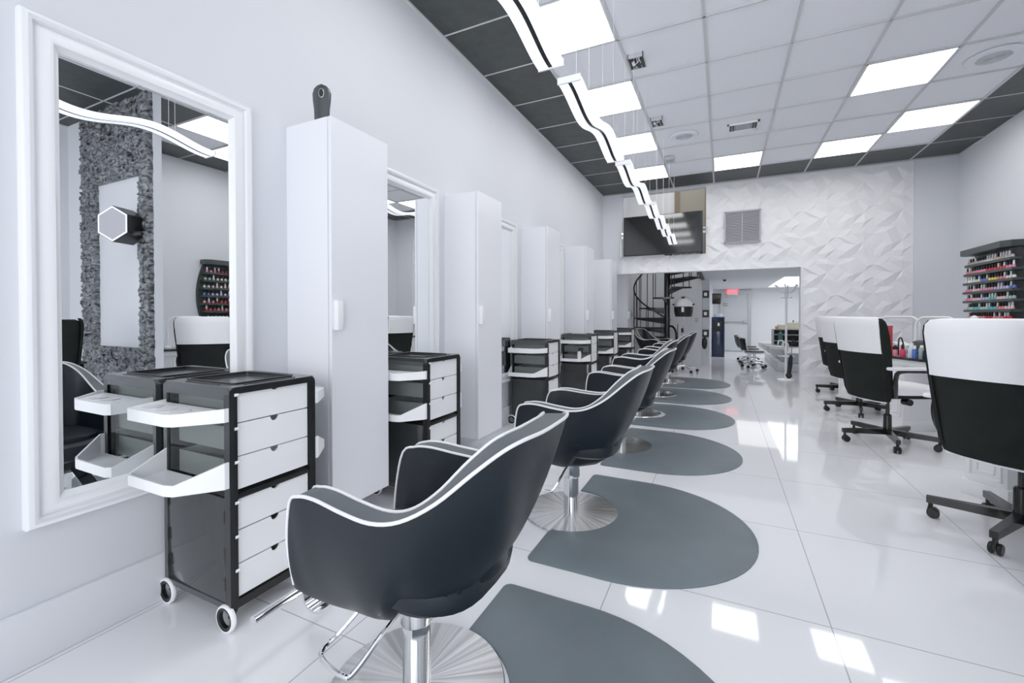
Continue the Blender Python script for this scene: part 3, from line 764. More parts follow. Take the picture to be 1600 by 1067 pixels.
def make_mat():
    P = mat_outline(); b = B()
    r = [b.ring([(x, y, 0) for x, y in P]), b.ring([(x, y, 0.005) for x, y in P]), b.ring([(x, y, 0.014) for x, y in inset(P, 0.024)])]
    n = len(P)
    for a, c in ((r[0], r[1]), (r[1], r[2])):
        for i in range(n): b.bm.faces.new((a[i], a[(i + 1) % n], c[(i + 1) % n], c[i]))
    b.bm.faces.new(r[2]); b.bm.faces.new(r[0][::-1])
    bmesh.ops.triangulate(b.bm, faces=[f for f in b.bm.faces if len(f.verts) > 6])
    return obj('anti_fatigue_mat', b, M_MATT)
mt = make_mat(); MY = [0.985, 2.30, 3.63, 4.90, 6.16, 7.40]
for k, (y, w) in enumerate(zip(MY, ('nearest to the camera, cut by the picture bottom', 'second from the camera', 'third from the camera', 'fourth from the camera', 'fifth from the camera', 'farthest, in the doorway'))):
    o = mt if k == 0 else mt.copy()
    if k: COL.objects.link(o)
    o.location = ((1.195, 1.195, 1.18, 1.16, 1.155, 1.16)[k], y, 0.0)
    tag(o, 'dark grey half-round rubber floor mat, ' + w, 'floor mat', 'half-round mats beside the styling chairs')

# ---------------------------------------------------------------- manicure chairs (local: face +x)
def make_desk_chair(label, cover, leg0=162):
    t = thing('manicure_chair', label, 'chair', (0, 0, 0), 0, 'white topped manicure chairs on the right' if cover else None)
    def back_ring(z, hw, x, th, ins=0.0):
        P = []
        for k in range(28):
            a = 2 * pi * k / 28; c, s = cos(a), sin(a)
            y = hw * (abs(s) ** 0.35) * (1 if s > 0 else -1); xx = th * (abs(c) ** 0.7) * (1 if c > 0 else -1)
            P.append((x + xx + 0.045 * (y / hw) ** 2, y, z))
        return P
    S = [(0.385, 0.205, -0.205, 0.020), (0.39, 0.215, -0.206, 0.030), (0.45, 0.222, -0.212, 0.036), (0.60, 0.236, -0.228, 0.038), (0.78, 0.252, -0.250, 0.038)]
    obj('backrest', B().loft([back_ring(*q) for q in S + [(0.88, 0.250, -0.265, 0.034), (0.98, 0.250, -0.282, 0.032), (1.03, 0.240, -0.292, 0.024), (1.045, 0.21, -0.295, 0.01)]]), M_FABRIC, t)
    def cover_ring(z, hw, x, th):
        ys_ = [k / 7 for k in range(-7, 8)]
        f = lambda u: 1.0 if abs(u) < 0.97 else 0.82
        return [(x - th * f(u) + 0.045 * u * u, hw * u, z) for u in ys_] + [(x + th * f(u) + 0.045 * u * u, hw * u, z) for u in reversed(ys_)]
    if cover:
        C = [(0.775, 0.247, -0.2495, 0.046), (0.80, 0.248, -0.253, 0.046), (0.90, 0.253, -0.268, 0.045), (0.99, 0.255, -0.284, 0.042), (1.035, 0.250, -0.293, 0.035), (1.058, 0.232, -0.297, 0.022), (1.066, 0.19, -0.298, 0.006)]
        obj('back_cover', B().loft([cover_ring(*q) for q in C], cap0=False), M_COVER, t, label='white slip cover over the top of the backrest')
    for sd in (-1, 1):
        rings = []
        for z, hw, x, th in ((0.39, 0.205, -0.206, 0.022), (0.45, 0.222, -0.212, 0.034), (0.60, 0.236, -0.228, 0.038), (0.78, 0.250, -0.250, 0.040), (0.90, 0.256, -0.268, 0.039), (0.99, 0.257, -0.284, 0.036), (1.03, 0.252, -0.292, 0.028), (1.055, 0.238, -0.296, 0.012)):
            rings.append([(x + 0.043 + q * th, sd * (hw + w), z) for q, w in ((-1, -0.012), (-0.8, 0.007), (0.8, 0.007), (1, -0.012))])
        obj('back_side_panel', B().loft(rings), M_FABRIC, t)
    obj('back_lower_rim', B().tube([(x, y, 0.383) for x, y, z in [(-0.205 - 0.012 + 0.045 * (k / 8) ** 2, 0.205 * k / 8, 0) for k in range(-8, 9)]], 0.008, 8), M_COVER if cover else M_BLACK, t)
    prof = []
    for z, k in ((0.415, 0.92), (0.425, 0.99), (0.445, 1.0)):
        prof.append([(0.05 + k * 0.245 * (abs(cos(a)) ** 0.5) * (1 if cos(a) > 0 else -1), k * 0.232 * (abs(sin(a)) ** 0.5) * (1 if sin(a) > 0 else -1), z) for a in [2 * pi * q / 36 for q in range(36)]])
    obj('seat_pan', B().loft(prof), M_FABRIC, t)
    prof = []
    for z, k in ((0.445, 1.0), (0.47, 1.02), (0.495, 0.98), (0.508, 0.86), (0.512, 0.5), (0.513, 0.05)):
        prof.append([(0.05 + k * 0.245 * (abs(cos(a)) ** 0.5) * (1 if cos(a) > 0 else -1), k * 0.232 * (abs(sin(a)) ** 0.5) * (1 if sin(a) > 0 else -1), z) for a in [2 * pi * q / 36 for q in range(36)]])
    obj('seat', B().loft(prof), M_COVER if cover else M_FABRIC, t, label='white seat cushion' if cover else None)
    for s in (-1, 1):
        f = obj('armrest_frame', B().tube(catmull([(-0.12, s * 0.225, 0.43), (-0.145, s * 0.258, 0.51), (-0.15, s * 0.268, 0.59), (-0.11, s * 0.268, 0.638), (0.09, s * 0.268, 0.640)], 4), 0.016, 8), M_STEELB, t)
        obj('arm_pad', B().box(-0.21, 0.12, s * 0.268 - 0.026, s * 0.268 + 0.026, 0.648, 0.672, bev=0.010, seg=3), M_COVER if cover else M_BLACK, f, label='white arm pad' if cover else None)
    b = B(); b.box(-0.10, 0.12, -0.06, 0.06, 0.385, 0.418, bev=0.006); b.box(-0.22, -0.08, -0.035, 0.035, 0.39, 0.41, bev=0.004)
    mech = obj('tilt_mechanism', b, M_STEELB, t)
    obj('tilt_knob', B().cyl((0.05, -0.10, 0.375), (0.05, -0.16, 0.375), 0.028, 0.026, seg=14), M_CARTB, mech)
    obj('gas_column', B().cyl((0, 0, 0.23), (0, 0, 0.39), 0.014, seg=16), M_STEELB, t)
    obj('column_cover', B().lathe([(0, 0.10), (0.030, 0.10), (0.028, 0.24), (0.022, 0.25), (0, 0.25)], seg=20), M_STEELB, t)
    for k in range(5):
        a = radians(leg0 + 72 * k); R_ = Matrix.Rotation(a, 4, 'Z')
        b = B(); b.loft([[(x, s * w, z0), (x, -s * w, z0), (x, -s * w, z1), (x, s * w, z1)] for x, w, z0, z1, s in ((0.015, 0.020, 0.078, 0.125, 1), (0.335, 0.015, 0.078, 0.112, 1))]); b.xf(R_)
        leg = obj('base_leg', b, M_STEELB, t, smooth=False)
        b = B(); b.cyl((0.318, 0, 0.085), (0.318, 0, 0.055), 0.010, seg=8)
        for s in (-1, 1): b.lathe([(0, -0.009), (0.022, -0.009), (0.0265, -0.004), (0.0265, 0.004), (0.022, 0.009), (0, 0.009)], c=(0.308, s * 0.014, 0.0268), axis='y', seg=18)
        b.box(0.296, 0.330, -0.006, 0.006, 0.028, 0.058, bev=0.003); b.xf(R_)
        obj('caster', b, M_CARTB, leg)
    return t
mc = make_desk_chair('white topped black manicure chair, nearest, cut by the right picture edge', True, 115)
mc.location = (3.25, 2.925, 0); mc.rotation_euler = (0, 0, radians(45))
mc2 = make_desk_chair('white topped black manicure chair, second from the camera, whole base in view', True, 171)
mc2.location = (3.20, 4.62, 0); mc2.rotation_euler = (0, 0, radians(23))
for (x, y, r), w in zip(((3.315, 5.95, 17), (3.46, 7.25, 8)), ('third from the camera, partly hidden', 'farthest, against the relief wall')):
    dup(mc2, (x, y, 0), radians(r), 'white topped black manicure chair, ' + w)
bc = make_desk_chair('all black high-backed office chair seen only in the nearest mirror', False)
bc.location = (3.45, 1.60, 0); bc.rotation_euler = (0, 0, radians(10))

# ---------------------------------------------------------------- manicure desks
DZ = 0.69
def desk_frame(P, dirv):
    d = Vector((dirv[0], dirv[1], 0)).normalized(); n = Vector((-d.y, d.x, 0))  # n points away from the client
    return d, n, math.atan2(d.y, d.x)
def make_desk(P, dirv, label):
    d, n, ang = desk_frame(P, dirv)
    t = thing('manicure_desk', label, 'desk', (P[0], P[1], 0), ang, 'white panelled manicure desks')
    W, Dp = 1.06, 0.46
    for x0 in (0.0, W - 0.20):
        p = obj('pedestal', B().box(x0, x0 + 0.20, 0.02, Dp - 0.02, 0.09, DZ - 0.05, bev=0.003), M_WPLAS, t)
        obj('plinth', B().box(x0 - 0.012, x0 + 0.212, 0.004, Dp - 0.004, 0.0, 0.09, bev=0.003), M_WPLAS, p)
        b = B()
        for z0, z1 in ((0.12, 0.60),):
            for m_, th in ((0.022, 0.012), (0.055, 0.008)):
                q = 0.010
                for r in ((x0 + m_, x0 + 0.2 - m_, z0 + m_ - 0.02, z0 + m_ - 0.02 + q), (x0 + m_, x0 + 0.2 - m_, z1 - m_ + 0.02 - q, z1 - m_ + 0.02), (x0 + m_, x0 + m_ + q, z0 + m_ - 0.02, z1 - m_ + 0.02), (x0 + 0.2 - m_ - q, x0 + 0.2 - m_, z0 + m_ - 0.02, z1 - m_ + 0.02)):
                    b.box(r[0], r[1], 0.02 - th, 0.022, r[2], r[3], bev=0.002)
        obj('raised_moulding', b, M_WPLAS, p)
    obj('modesty_panel', B().box(0.19, W - 0.19, Dp - 0.12, Dp - 0.10, 0.06, DZ - 0.05), M_WPLAS, t, smooth=False)
    obj('apron', B().box(-0.01, W + 0.01, 0.0, Dp + 0.0, DZ - 0.075, DZ - 0.022, bev=0.004), M_WPLAS, t)
    obj('desktop', B().box(-0.03, W + 0.03, -0.02, Dp + 0.02, DZ - 0.022, DZ, bev=0.003), mat('dark_glass_top', (0.02, 0.022, 0.025), 0.06) if 'dark_glass_top' not in bpy.data.materials else bpy.data.materials['dark_glass_top'], t, label='thin dark glass desktop')
    return t, Matrix.Translation((P[0], P[1], 0)) @ Matrix.Rotation(ang, 4, 'Z'), ang
DK = []
for P, dv, w in (((3.262, 3.53), (0.60, -0.80), 'nearest, behind the nearest manicure chair'), ((3.37, 5.36), (0.41, -0.912), 'second, with polish bottles in view'), ((3.24, 6.60), (0.50, -0.866), 'farthest, behind the second manicure chair')):
    DK.append(make_desk(P, dv, 'white panelled manicure desk with dark top, ' + w))
def on_desk(k, x, y, z=DZ): 
    v = DK[k][1] @ Vector((x, y, z)); return tuple(v)
def arch_lamp(k, x0, y, hw, label):
    t = thing('arch_lamp', label, 'lamp', on_desk(k, x0, y), DK[k][2], 'white arched desk lamps')
    pts = [(-hw, 0, 0.02), (-hw, 0, 0.26)] + [(-hw + 0.10 * (1 - cos(a)), 0, 0.27 + 0.10 * sin(a)) for a in [pi / 2 * q / 6 for q in range(7)]]
    pts += [(hw - 0.10 * (1 - cos(a)), 0, 0.27 + 0.10 * sin(a)) for a in [pi / 2 * q / 6 for q in range(6, -1, -1)]] + [(hw, 0, 0.26), (hw, 0, 0.02)]
    obj('arch_tube', B().tube(pts, 0.011, 10), M_WPLAS, t)
    for x in (-hw, hw): obj('foot', B().lathe([(0, 0), (0.035, 0), (0.035, 0.012), (0.016, 0.022), (0, 0.022)], c=(x, 0, 0), seg=18), M_WPLAS, t)
arch_lamp(0, 0.80, 0.30, 0.20, 'white tubular arch lamp on the nearest manicure desk, seen in the mirror')
arch_lamp(1, 0.10, 0.40, 0.21, 'white tubular arch lamp on the second manicure desk, behind the polish bottles')
arch_lamp(2, 0.45, 0.36, 0.24, 'white tubular arch lamp on the farthest manicure desk')
# magnifier lamp of the nearest desk
t = thing('magnifier_lamp', 'white magnifier lamp with grey arm and pinkish head above the nearest manicure chair', 'lamp', on_desk(0, 0.02, 0.40), DK[0][2])
bx = Vector(t.location); inv = (Matrix.Translation(bx) @ Matrix.Rotation(DK[0][2], 4, 'Z')).inverted()
head = inv @ Vector((3.277, 3.45, 1.015)); elb = inv @ Vector((3.10, 3.62, 0.985)); hinge = inv @ Vector((3.277, 3.45, 1.062))
obj('base', B().lathe([(0, 0), (0.06, 0), (0.06, 0.015), (0.02, 0.025), (0, 0.025)], seg=20), M_WPLAS, t)
obj('lower_arm', B().cyl((0, 0, 0.02), elb, 0.010, seg=10), M_GREYMET, t)
obj('upper_arm', B().tube([elb, hinge], 0.011, 8), M_GREYMET, t, label='grey upper arm')
b = B(); b.sphere(hinge, 0.017); b.cyl(hinge, head + Vector((0, 0, 0.02)), 0.012, seg=10); obj('hinge', b, M_WPLAS, t)
obj('lamp_head', B().sphere(head + Vector((0, 0, -0.035)), 0.066, (1, 1, 0.62)), M_PINK, t, label='pale pink round lamp head')
vw = (inv.to_3x3() @ Vector((0.8, 0.2, 0))).normalized()
arc = [hinge + vw * (0.09 * sin(a)) + Vector((0, 0, -0.09 * (1 - cos(a)))) for a in [pi * 0.62 * q / 10 for q in range(11)]]
rings = []
for i, p in enumerate(arc):
    sd = Vector((-vw.y, vw.x, 0)) * 0.016; rings.append([p - sd, p + sd, p + sd + Vector((0, 0, -0.012)) - vw * 0.022 * (i / 10), p - sd + Vector((0, 0, -0.012)) - vw * 0.022 * (i / 10)])
obj('curved_guard', B().loft(rings), M_WPLAS, t)

def desk_bottle(k, x, y, col, cap, name, label, cat, group=None, r=0.014, h=0.05, ch=0.035):
    t = thing(name, label, cat, on_desk(k, x, y), 0, group)
    obj('bottle_body', B().lathe([(0, 0), (r, 0), (r, h * 0.85), (r * 0.6, h), (0, h)], seg=14), col, t)
    obj('cap', B().cyl((0, 0, h * 0.97), (0, 0, h + ch), r * 0.62, r * 0.5, seg=12), cap, t)
    return t
M_CORAL = mat('coral_polish', (0.72, 0.22, 0.26), 0.2); M_CRIM = mat('crimson_polish', (0.70, 0.03, 0.10), 0.2); M_BLUEL = mat('blue_label', (0.06, 0.16, 0.48), 0.3)
M_CLEAR = mat('pale_clear_liquid', (0.62, 0.68, 0.76), 0.15); M_SAGE = mat('sage_bottle', (0.30, 0.38, 0.36), 0.3)
dg = 'bottles on the second manicure desk'
desk_bottle(1, 0.095, 0.03, M_CORAL, M_BLACK, 'nail_polish', 'coral polish bottle at the left end of the second desk', 'nail polish', dg, 0.018, 0.062, 0.04)
desk_bottle(1, 0.14, 0.06, M_CORAL, M_BLACK, 'nail_polish', 'coral polish bottle standing slightly back, second from the left on the second desk', 'nail polish', dg, 0.017, 0.06, 0.055)
desk_bottle(1, 0.175, 0.03, M_CRIM, M_BLACK, 'nail_polish', 'crimson polish bottle on the second desk', 'nail polish', dg, 0.021, 0.072, 0.04)
desk_bottle(1, 0.245, 0.05, M_CLEAR, M_WPLAS, 'lotion_bottle', 'pale clear bottle with white cap on the second desk', 'bottle', dg, 0.028, 0.10, 0.035)
desk_bottle(1, 0.30, 0.03, M_BLUEL, M_WPLAS, 'lotion_bottle', 'blue labelled bottle with white cap on the second desk', 'bottle', dg, 0.019, 0.085, 0.03)
desk_bottle(1, 0.35, 0.05, M_SAGE, M_WPLAS, 'lotion_bottle', 'grey-green bottle on the second desk, left of the patterned one', 'bottle', dg, 0.024, 0.10, 0.02)
desk_bottle(1, 0.405, 0.03, M_NAVY, M_WPLAS, 'lotion_bottle', 'small dark blue bottle nearest the first chair on the second desk', 'bottle', dg, 0.018, 0.08, 0.02)
t = thing('towel_roll', 'white rolled towel standing behind the bottles on the second desk', 'towel', on_desk(1, 0.43, 0.19))
obj('roll', B().lathe([(0, 0), (0.055, 0), (0.06, 0.01), (0.062, 0.15), (0.055, 0.165), (0.03, 0.168), (0, 0.16)], seg=20), M_COVER, t)
t = thing('nail_dryer', 'white nail dryer with a black rounded hood on the second desk', 'nail dryer', on_desk(1, 0.24, 0.22), DK[1][2])
obj('base', B().box(-0.11, 0.11, -0.10, 0.10, 0.0, 0.03, bev=0.01), M_WPLAS, t)
rings = [[(x, 0.115 * cos(a), 0.03 + 0.125 * sin(a)) for a in [pi * q / 12 for q in range(13)]] + [(x, 0.095 * cos(a), 0.03 + 0.105 * sin(a)) for a in [pi * q / 12 for q in range(12, -1, -1)]] for x in (-0.11, 0.11)]
obj('hood', B().loft(rings), M_CARTB, t, label='black arched hood')
t = thing('nail_dryer', 'white nail drill unit with black cable loop at the left end of the second desk', 'nail drill', on_desk(1, 0.03, 0.15), DK[1][2])
t.name = 'nail_drill'
obj('casing', B().prism([(-0.07, 0), (0.07, 0), (0.05, 0.10), (-0.05, 0.13)], -0.06, 0.06, 'y', bev=0.008), M_WPLAS, t)
obj('dial', B().cyl((0, -0.058, 0.07), (0, -0.075, 0.07), 0.022, seg=16), M_BLACK, t)
obj('cable', B().tube(catmull([(0.05, -0.03, 0.10), (0.06, -0.06, 0.17), (0.07, -0.09, 0.165), (0.075, -0.10, 0.10), (0.075, -0.10, 0.006)], 6), 0.006, 8), M_BLACK, t)
t = thing('red_box', 'tall red carton behind the second manicure chair', 'box', on_desk(1, 0.0, 0.04), DK[1][2])
obj('carton', B().box(-0.016, 0.016, -0.03, 0.03, 0, 0.285, bev=0.002), M_RED, t)
obj('lid_flap', B().box(-0.017, 0.017, -0.031, 0.031, 0.27, 0.288), M_RED, t, smooth=False)

# ---------------------------------------------------------------- polish racks with bottles
M_P = {'red': mat('red_polish', (0.62, 0.02, 0.04), 0.2), 'pink': mat('pink_polish', (0.82, 0.25, 0.40), 0.2), 'pale pink': mat('pale_pink_polish', (0.85, 0.55, 0.58), 0.2), 'coral': M_CORAL,
       'nude': mat('nude_polish', (0.72, 0.55, 0.46), 0.2), 'clear': mat('clear_polish', (0.62, 0.60, 0.58), 0.15), 'lilac': mat('lilac_polish', (0.50, 0.42, 0.74), 0.2), 'teal': mat('teal_polish', (0.10, 0.50, 0.56), 0.2),
       'yellow': mat('yellow_polish', (0.85, 0.66, 0.05), 0.2), 'blue': mat('blue_polish', (0.10, 0.18, 0.55), 0.2), 'sage': mat('sage_polish', (0.42, 0.58, 0.52), 0.2), 'white': mat('white_polish', (0.80, 0.80, 0.78), 0.2)}
def bottle_mesh():
    return B().lathe([(0, 0), (0.0145, 0), (0.0155, 0.004), (0.0155, 0.036), (0.009, 0.046), (0, 0.046)], seg=10)
_b = {}
def polish(loc, color, capc, label, group):
    key = ('b', color)
    if key not in _b:
        o = obj('nail_polish', bottle_mesh(), M_P[color]); _b[key] = o.data; bpy.data.objects.remove(o)
    if capc not in _b:
        o = obj('cap', B().cyl((0, 0, 0.0455), (0, 0, 0.087), 0.0095, 0.0075, seg=10), M_WPLAS if capc == 'white' else M_BLACK); _b[capc] = o.data; bpy.data.objects.remove(o)
    o = bpy.data.objects.new('nail_polish', _b[key]); COL.objects.link(o); o.location = loc; tag(o, label, 'nail polish', group)
    c = bpy.data.objects.new('cap', _b[capc]); COL.objects.link(c); c.parent = o
def make_rack(yc, label, which, count, palette):
    """board on the right wall, facing -x"""
    z0, z1 = 0.86, 1.865
    t = thing('polish_rack', label, 'nail polish rack', (RIGHT, yc, 0), 0, 'black nail polish racks on the right wall')
    prof = [(z, 0.43 + 0.12 * sin(pi * (z - z0) / (z1 - z0)) ** 0.8) for z in [z0 + (z1 - z0) * k / 20 for k in range(21)]]
    poly = [(-w, z) for z, w in prof] + [(w, z) for z, w in reversed(prof)]
    obj('backboard', B().prism(poly, -0.018, 0.0, 'x'), M_RACK, t, smooth=False)
    b = B(); b.prism([(-0.17, -0.42), (-0.11, -0.49), (0, -0.49), (0, 0.49), (-0.11, 0.49), (-0.17, 0.42)], 1.80, 1.865, 'z')
    obj('canopy', b, M_RACK, t, smooth=False, label='dark box canopy on top')
    n = 8
    for s in range(n):
        z = 1.675 - s * 0.1085; w = min(prof, key=lambda q: abs(q[0] - z))[1] - 0.035
        b = B(); b.box(-0.105, -0.018, -w, w, z - 0.014, z); b.box(-0.109, -0.101, -w, w, z - 0.014, z + 0.014); b.box(-0.105, -0.018, -w - 0.006, -w, z - 0.014, z + 0.014); b.box(-0.105, -0.018, w, w + 0.006, z - 0.014, z + 0.014)
        obj('shelf', b, M_RACK, t, smooth=False)
        m = count
        rs = random.Random(100 * s + int(yc * 10))
        for k in range(m):
            y = w - 0.03 - (2 * w - 0.06) * k / (m - 1)
            cols = palette[s]; col = cols[min(len(cols) - 1, int(k / m * len(cols)))]
            capc = 'white' if rs.random() < (0.42, 0.2, 0.45, 0.4, 0.3, 0.3, 0.12, 0.6)[s] else 'black'
            polish((RIGHT - 0.080 , yc + y, z), col, capc, '%s nail polish, %s cap, %s from left, %s shelf down, %s rack' % (col, capc, ORD[k], ORD[s], which),
                   'polish bottles on the %s shelf of the %s rack' % (ORD[s], which))
    return t
PAL = [['nude', 'clear', 'white', 'nude', 'clear'], ['coral', 'pink', 'red', 'red', 'pink'], ['white', 'white', 'blue', 'yellow', 'coral', 'white'], ['pink', 'pale pink', 'pink', 'pink', 'lilac', 'lilac', 'blue'],
       ['pink', 'pale pink', 'lilac', 'teal', 'pale pink', 'sage'], ['sage', 'teal', 'sage', 'teal', 'coral', 'pale pink'], ['pink', 'coral', 'red', 'coral', 'red'], ['red', 'pink', 'nude', 'clear']]
make_rack(6.74, 'black nail polish rack with eight shelves on the right wall, the one seen directly', 'far', 18, PAL)
make_rack(4.12, 'black nail polish rack with rounded sides, the one seen in the nearest mirror', 'near', 18, [PAL[1], PAL[4], PAL[0], PAL[3], PAL[1], PAL[6], PAL[7], PAL[2]])

# hexagonal drum lamp in the slate recess (seen in the nearest mirror)
t = thing('hexagonal_lamp', 'black hexagonal drum lamp with a glowing white rim inside the slate frame', 'lamp', (3.255, 2.236, 1.925), radians(-22))
hexp = lambda r: [(r * cos(radians(30 + 60 * k)), r * sin(radians(30 + 60 * k))) for k in range(6)]
obj('drum', B().prism(hexp(0.168), -0.22, -0.02, 'y', bev=0.01), M_CARTB, t, smooth=False)
obj('glowing_rim', frame_prism(hexp(0.162), hexp(0.149), -0.224, -0.216, 'y'), M_WAVE, t, smooth=False, label='thin glowing white hexagon rim')
obj('face', B().prism(hexp(0.149), -0.223, -0.217, 'y'), M_GRILL, t, smooth=False, label='grey hexagonal face')
b = B(); b.box(-0.04, 0.04, -0.03, 0.04, -0.05, 0.05, bev=0.008); obj('wall_bracket', b, M_CARTB, t)
obj('side_grip', B().box(-0.24, -0.14, -0.19, -0.15, -0.10, -0.065, bev=0.01), M_CARTB, t)

# ---------------------------------------------------------------- spiral stair
t = thing('spiral_staircase', 'black metal spiral staircase behind the doorway on the left', 'staircase', (0.93, 9.22, 0))
obj('centre_pole', B().cyl((0, 0, 0), (0, 0, 2.95), 0.058, seg=20), M_STEELB, t)
RS = 0.66
def hz(a): return 1.42 + (a - 270) / 30 * 0.195
for k in range(-6, 4):
    a = 270 + 30 * k; z = hz(a)
    if z < 0.1: continue
    A = [radians(a - 17), radians(a + 17)]
    b = B(); n = 6
    outer = [(RS * cos(A[0] + (A[1] - A[0]) * q / n), RS * sin(A[0] + (A[1] - A[0]) * q / n)) for q in range(n + 1)]
    inner = [(0.05 * cos(A[1]), 0.05 * sin(A[1])), (0.05 * cos(A[0]), 0.05 * sin(A[0]))]
    b.prism(outer + inner, z - 0.030, z, 'z')
    tr = obj('tread', b, M_STEELB, t, smooth=False)
    b = B(); m_ = radians(a)
    b.loft([[(r * cos(m_) - s * 0.012 * sin(m_), r * sin(m_) + s * 0.012 * cos(m_), zz) for s, zz in ((-1, z - d), (1, z - d), (1, z - 0.02), (-1, z - 0.02))] for r, d in ((0.05, 0.13), (RS - 0.02, 0.04))])
    obj('tread_bracket', b, M_STEELB, tr, smooth=False)
    for q in (-13, 2, 13):
        aa = radians(a + q); obj('baluster', B().cyl((RS * 0.985 * cos(aa), RS * 0.985 * sin(aa), z - 0.03), (RS * 0.985 * cos(aa), RS * 0.985 * sin(aa), z + 0.72 + q / 30 * 0.195), 0.0085, seg=6), M_STEELB, t)
hr = [(RS * 0.985 * cos(radians(a)), RS * 0.985 * sin(radians(a)), hz(a) + 0.72) for a in range(90, 385, 8)]
obj('handrail', B().tube(hr, 0.017, 8), M_STEELB, t)
obj('newel_rail', B().tube(catmull([(0.07, -0.15, 0.86), (0.13, -0.20, 0.85), (0.19, -0.25, 0.75), (0.20, -0.26, 0.55), (0.20, -0.26, 0.0)], 5), 0.022, 8), M_STEELB, t)
t = thing('wall_disc', 'round bronze wall disc hanging by the stair, seen almost edge on', 'wall decoration', (0.215, 9.15, 1.09), radians(18))
obj('disc', B().lathe([(0, -0.012), (0.12, -0.012), (0.15, 0.0), (0.12, 0.012), (0, 0.012)], seg=28, axis='x'), M_BRONZE, t)
obj('boss', B().sphere((0.014, 0, 0), 0.05, (0.4, 1, 1)), M_BRONZE, t)
obj('hanging_cord', B().cyl((0, 0, 0.14), (0, 0, 0.78), 0.004, seg=6), M_BRONZE, t)

# ---------------------------------------------------------------- hair dryer hood on stand
t = thing('hood_dryer', 'white and black hooded hair dryer on a rolling stand before the pale wall', 'hair dryer', (1.27, 8.80, 0))
obj('hood', B().lathe([(0, 1.44), (0.045, 1.435), (0.10, 1.40), (0.145, 1.33), (0.165, 1.255), (0.168, 1.245), (0.155, 1.235), (0, 1.235)], seg=32), M_WPLAS, t, label='white domed hood')
obj('visor', B().lathe([(0.165, 1.243), (0.172, 1.235), (0.166, 1.14), (0.150, 1.06), (0.142, 1.05), (0.138, 1.055), (0.150, 1.14), (0.158, 1.235)], seg=32, closed_prof=True), M_BLACK, t, label='dark translucent visor')
obj('vent_cap', B().box(-0.03, 0.03, -0.105, -0.075, 1.36, 1.43, bev=0.008), M_CARTB, t)
b = B(); b.box(-0.022, 0.022, -0.175, -0.158, 1.14, 1.23, bev=0.003); obj('visor_reflection', b, M_WPLAS, t)  # white block that imitates a reflection on the black visor
for s in (-1, 1): obj('side_knob', B().cyl((s * 0.155, 0, 1.27), (s * 0.195, 0, 1.29), 0.014, seg=12), M_CARTB, t)
obj('stand_pole', B().tube(catmull([(-0.01, 0.02, 1.24), (0.0, 0.03, 1.0), (-0.02, 0.03, 0.8), (-0.02, 0.02, 0.10)], 5), 0.014, 8), M_CHROME, t)
obj('pole_collar', B().cyl((-0.02, 0.03, 0.75), (-0.02, 0.03, 0.83), 0.024, seg=14), M_CARTB, t)
for k in range(5):
    a = radians(20 + 72 * k); c, s = cos(a), sin(a)
    lg = obj('stand_leg', B().tube([(-0.02, 0.02, 0.115), (-0.02 + 0.14 * c, 0.02 + 0.14 * s, 0.10), (-0.02 + 0.27 * c, 0.02 + 0.27 * s, 0.07)], 0.012, 8), M_CHROME, t)
    obj('caster', B().lathe([(0, -0.012), (0.028, -0.012), (0.030, 0), (0.028, 0.012), (0, 0.012)], c=(-0.02 + 0.28 * c, 0.02 + 0.28 * s, 0.030), axis='y', seg=14), M_CARTB, lg)
# dark chair by the stair
o = dup(sc, (0.80, 8.55, 0.0), radians(155), 'black salon chair turned towards the doorway at the foot of the spiral stair')

# ---------------------------------------------------------------- far room things
b = B(); b.box(1.88, 1.965, 14.44, 14.5, 0, 1.70); b.box(2.625, 2.71, 14.44, 14.5, 0, 1.70); b.box(1.88, 2.71, 14.44, 14.5, 1.70, 1.83)
dr = struct('door_1', b, M_GREYMET, smooth=False)
obj('door_leaf', B().box(1.965, 2.625, 14.46, 14.49, 0.01, 1.70), M_DOOR, dr, smooth=False)
b = B(); b.cyl((2.0, 14.42, 0.87), (2.55, 14.42, 0.87), 0.018, seg=10); b.box(2.50, 2.60, 14.40, 14.46, 0.82, 0.92, bev=0.006); b.box(1.98, 2.03, 14.41, 14.46, 0.84, 0.90, bev=0.004)
obj('panic_bar', b, M_GREYMET, dr)
b = B(); b.box(1.99, 2.10, 14.42, 14.46, 1.60, 1.65); b.box(2.05, 2.34, 14.39, 14.41, 1.61, 1.63); obj('door_closer', b, M_GREYMET, dr, smooth=False)
t = thing('exit_sign', 'lit red EXIT sign above the far door', 'sign', (2.215, 14.38, 1.765))
obj('housing', B().box(-0.135, 0.135, -0.02, 0.03, -0.085, 0.085, bev=0.006), M_WPLAS, t)
fc = bpy.data.curves.new('exit_lettering', 'FONT'); fc.body = 'EXIT'; fc.size = 0.165; fc.extrude = 0.002; fc.offset = 0.004; fc.align_x = 'CENTER'; fc.align_y = 'CENTER'
fo = bpy.data.objects.new('lettering', fc); COL.objects.link(fo); fo.parent = t; fo.location = (0, -0.022, 0); fo.rotation_euler = (pi / 2, 0, 0); fc.materials.append(M_EXITR); dg_ = bpy.context.evaluated_depsgraph_get(); me_ = bpy.data.meshes.new_from_object(fo.evaluated_get(dg_)); bpy.data.objects.remove(fo)
fo = bpy.data.objects.new('lettering', me_); link(fo, t); fo.location = (0, -0.022, 0); fo.rotation_euler = (pi / 2, 0, 0); fo['label'] = 'red EXIT letters'
t = thing('water_cooler', 'tall dark blue water cooler standing left of the far door', 'water cooler', (1.845, 12.35, 0))
b = B(); b.box(-0.15, 0.13, -0.03, 0.25, 0.0, 1.03, bev=0.012); obj('cabinet', b, M_NAVY, t)
obj('side_panel', B().box(0.118, 0.150, -0.035, 0.25, 0.0, 1.03, bev=0.004), M_BLACK, t)
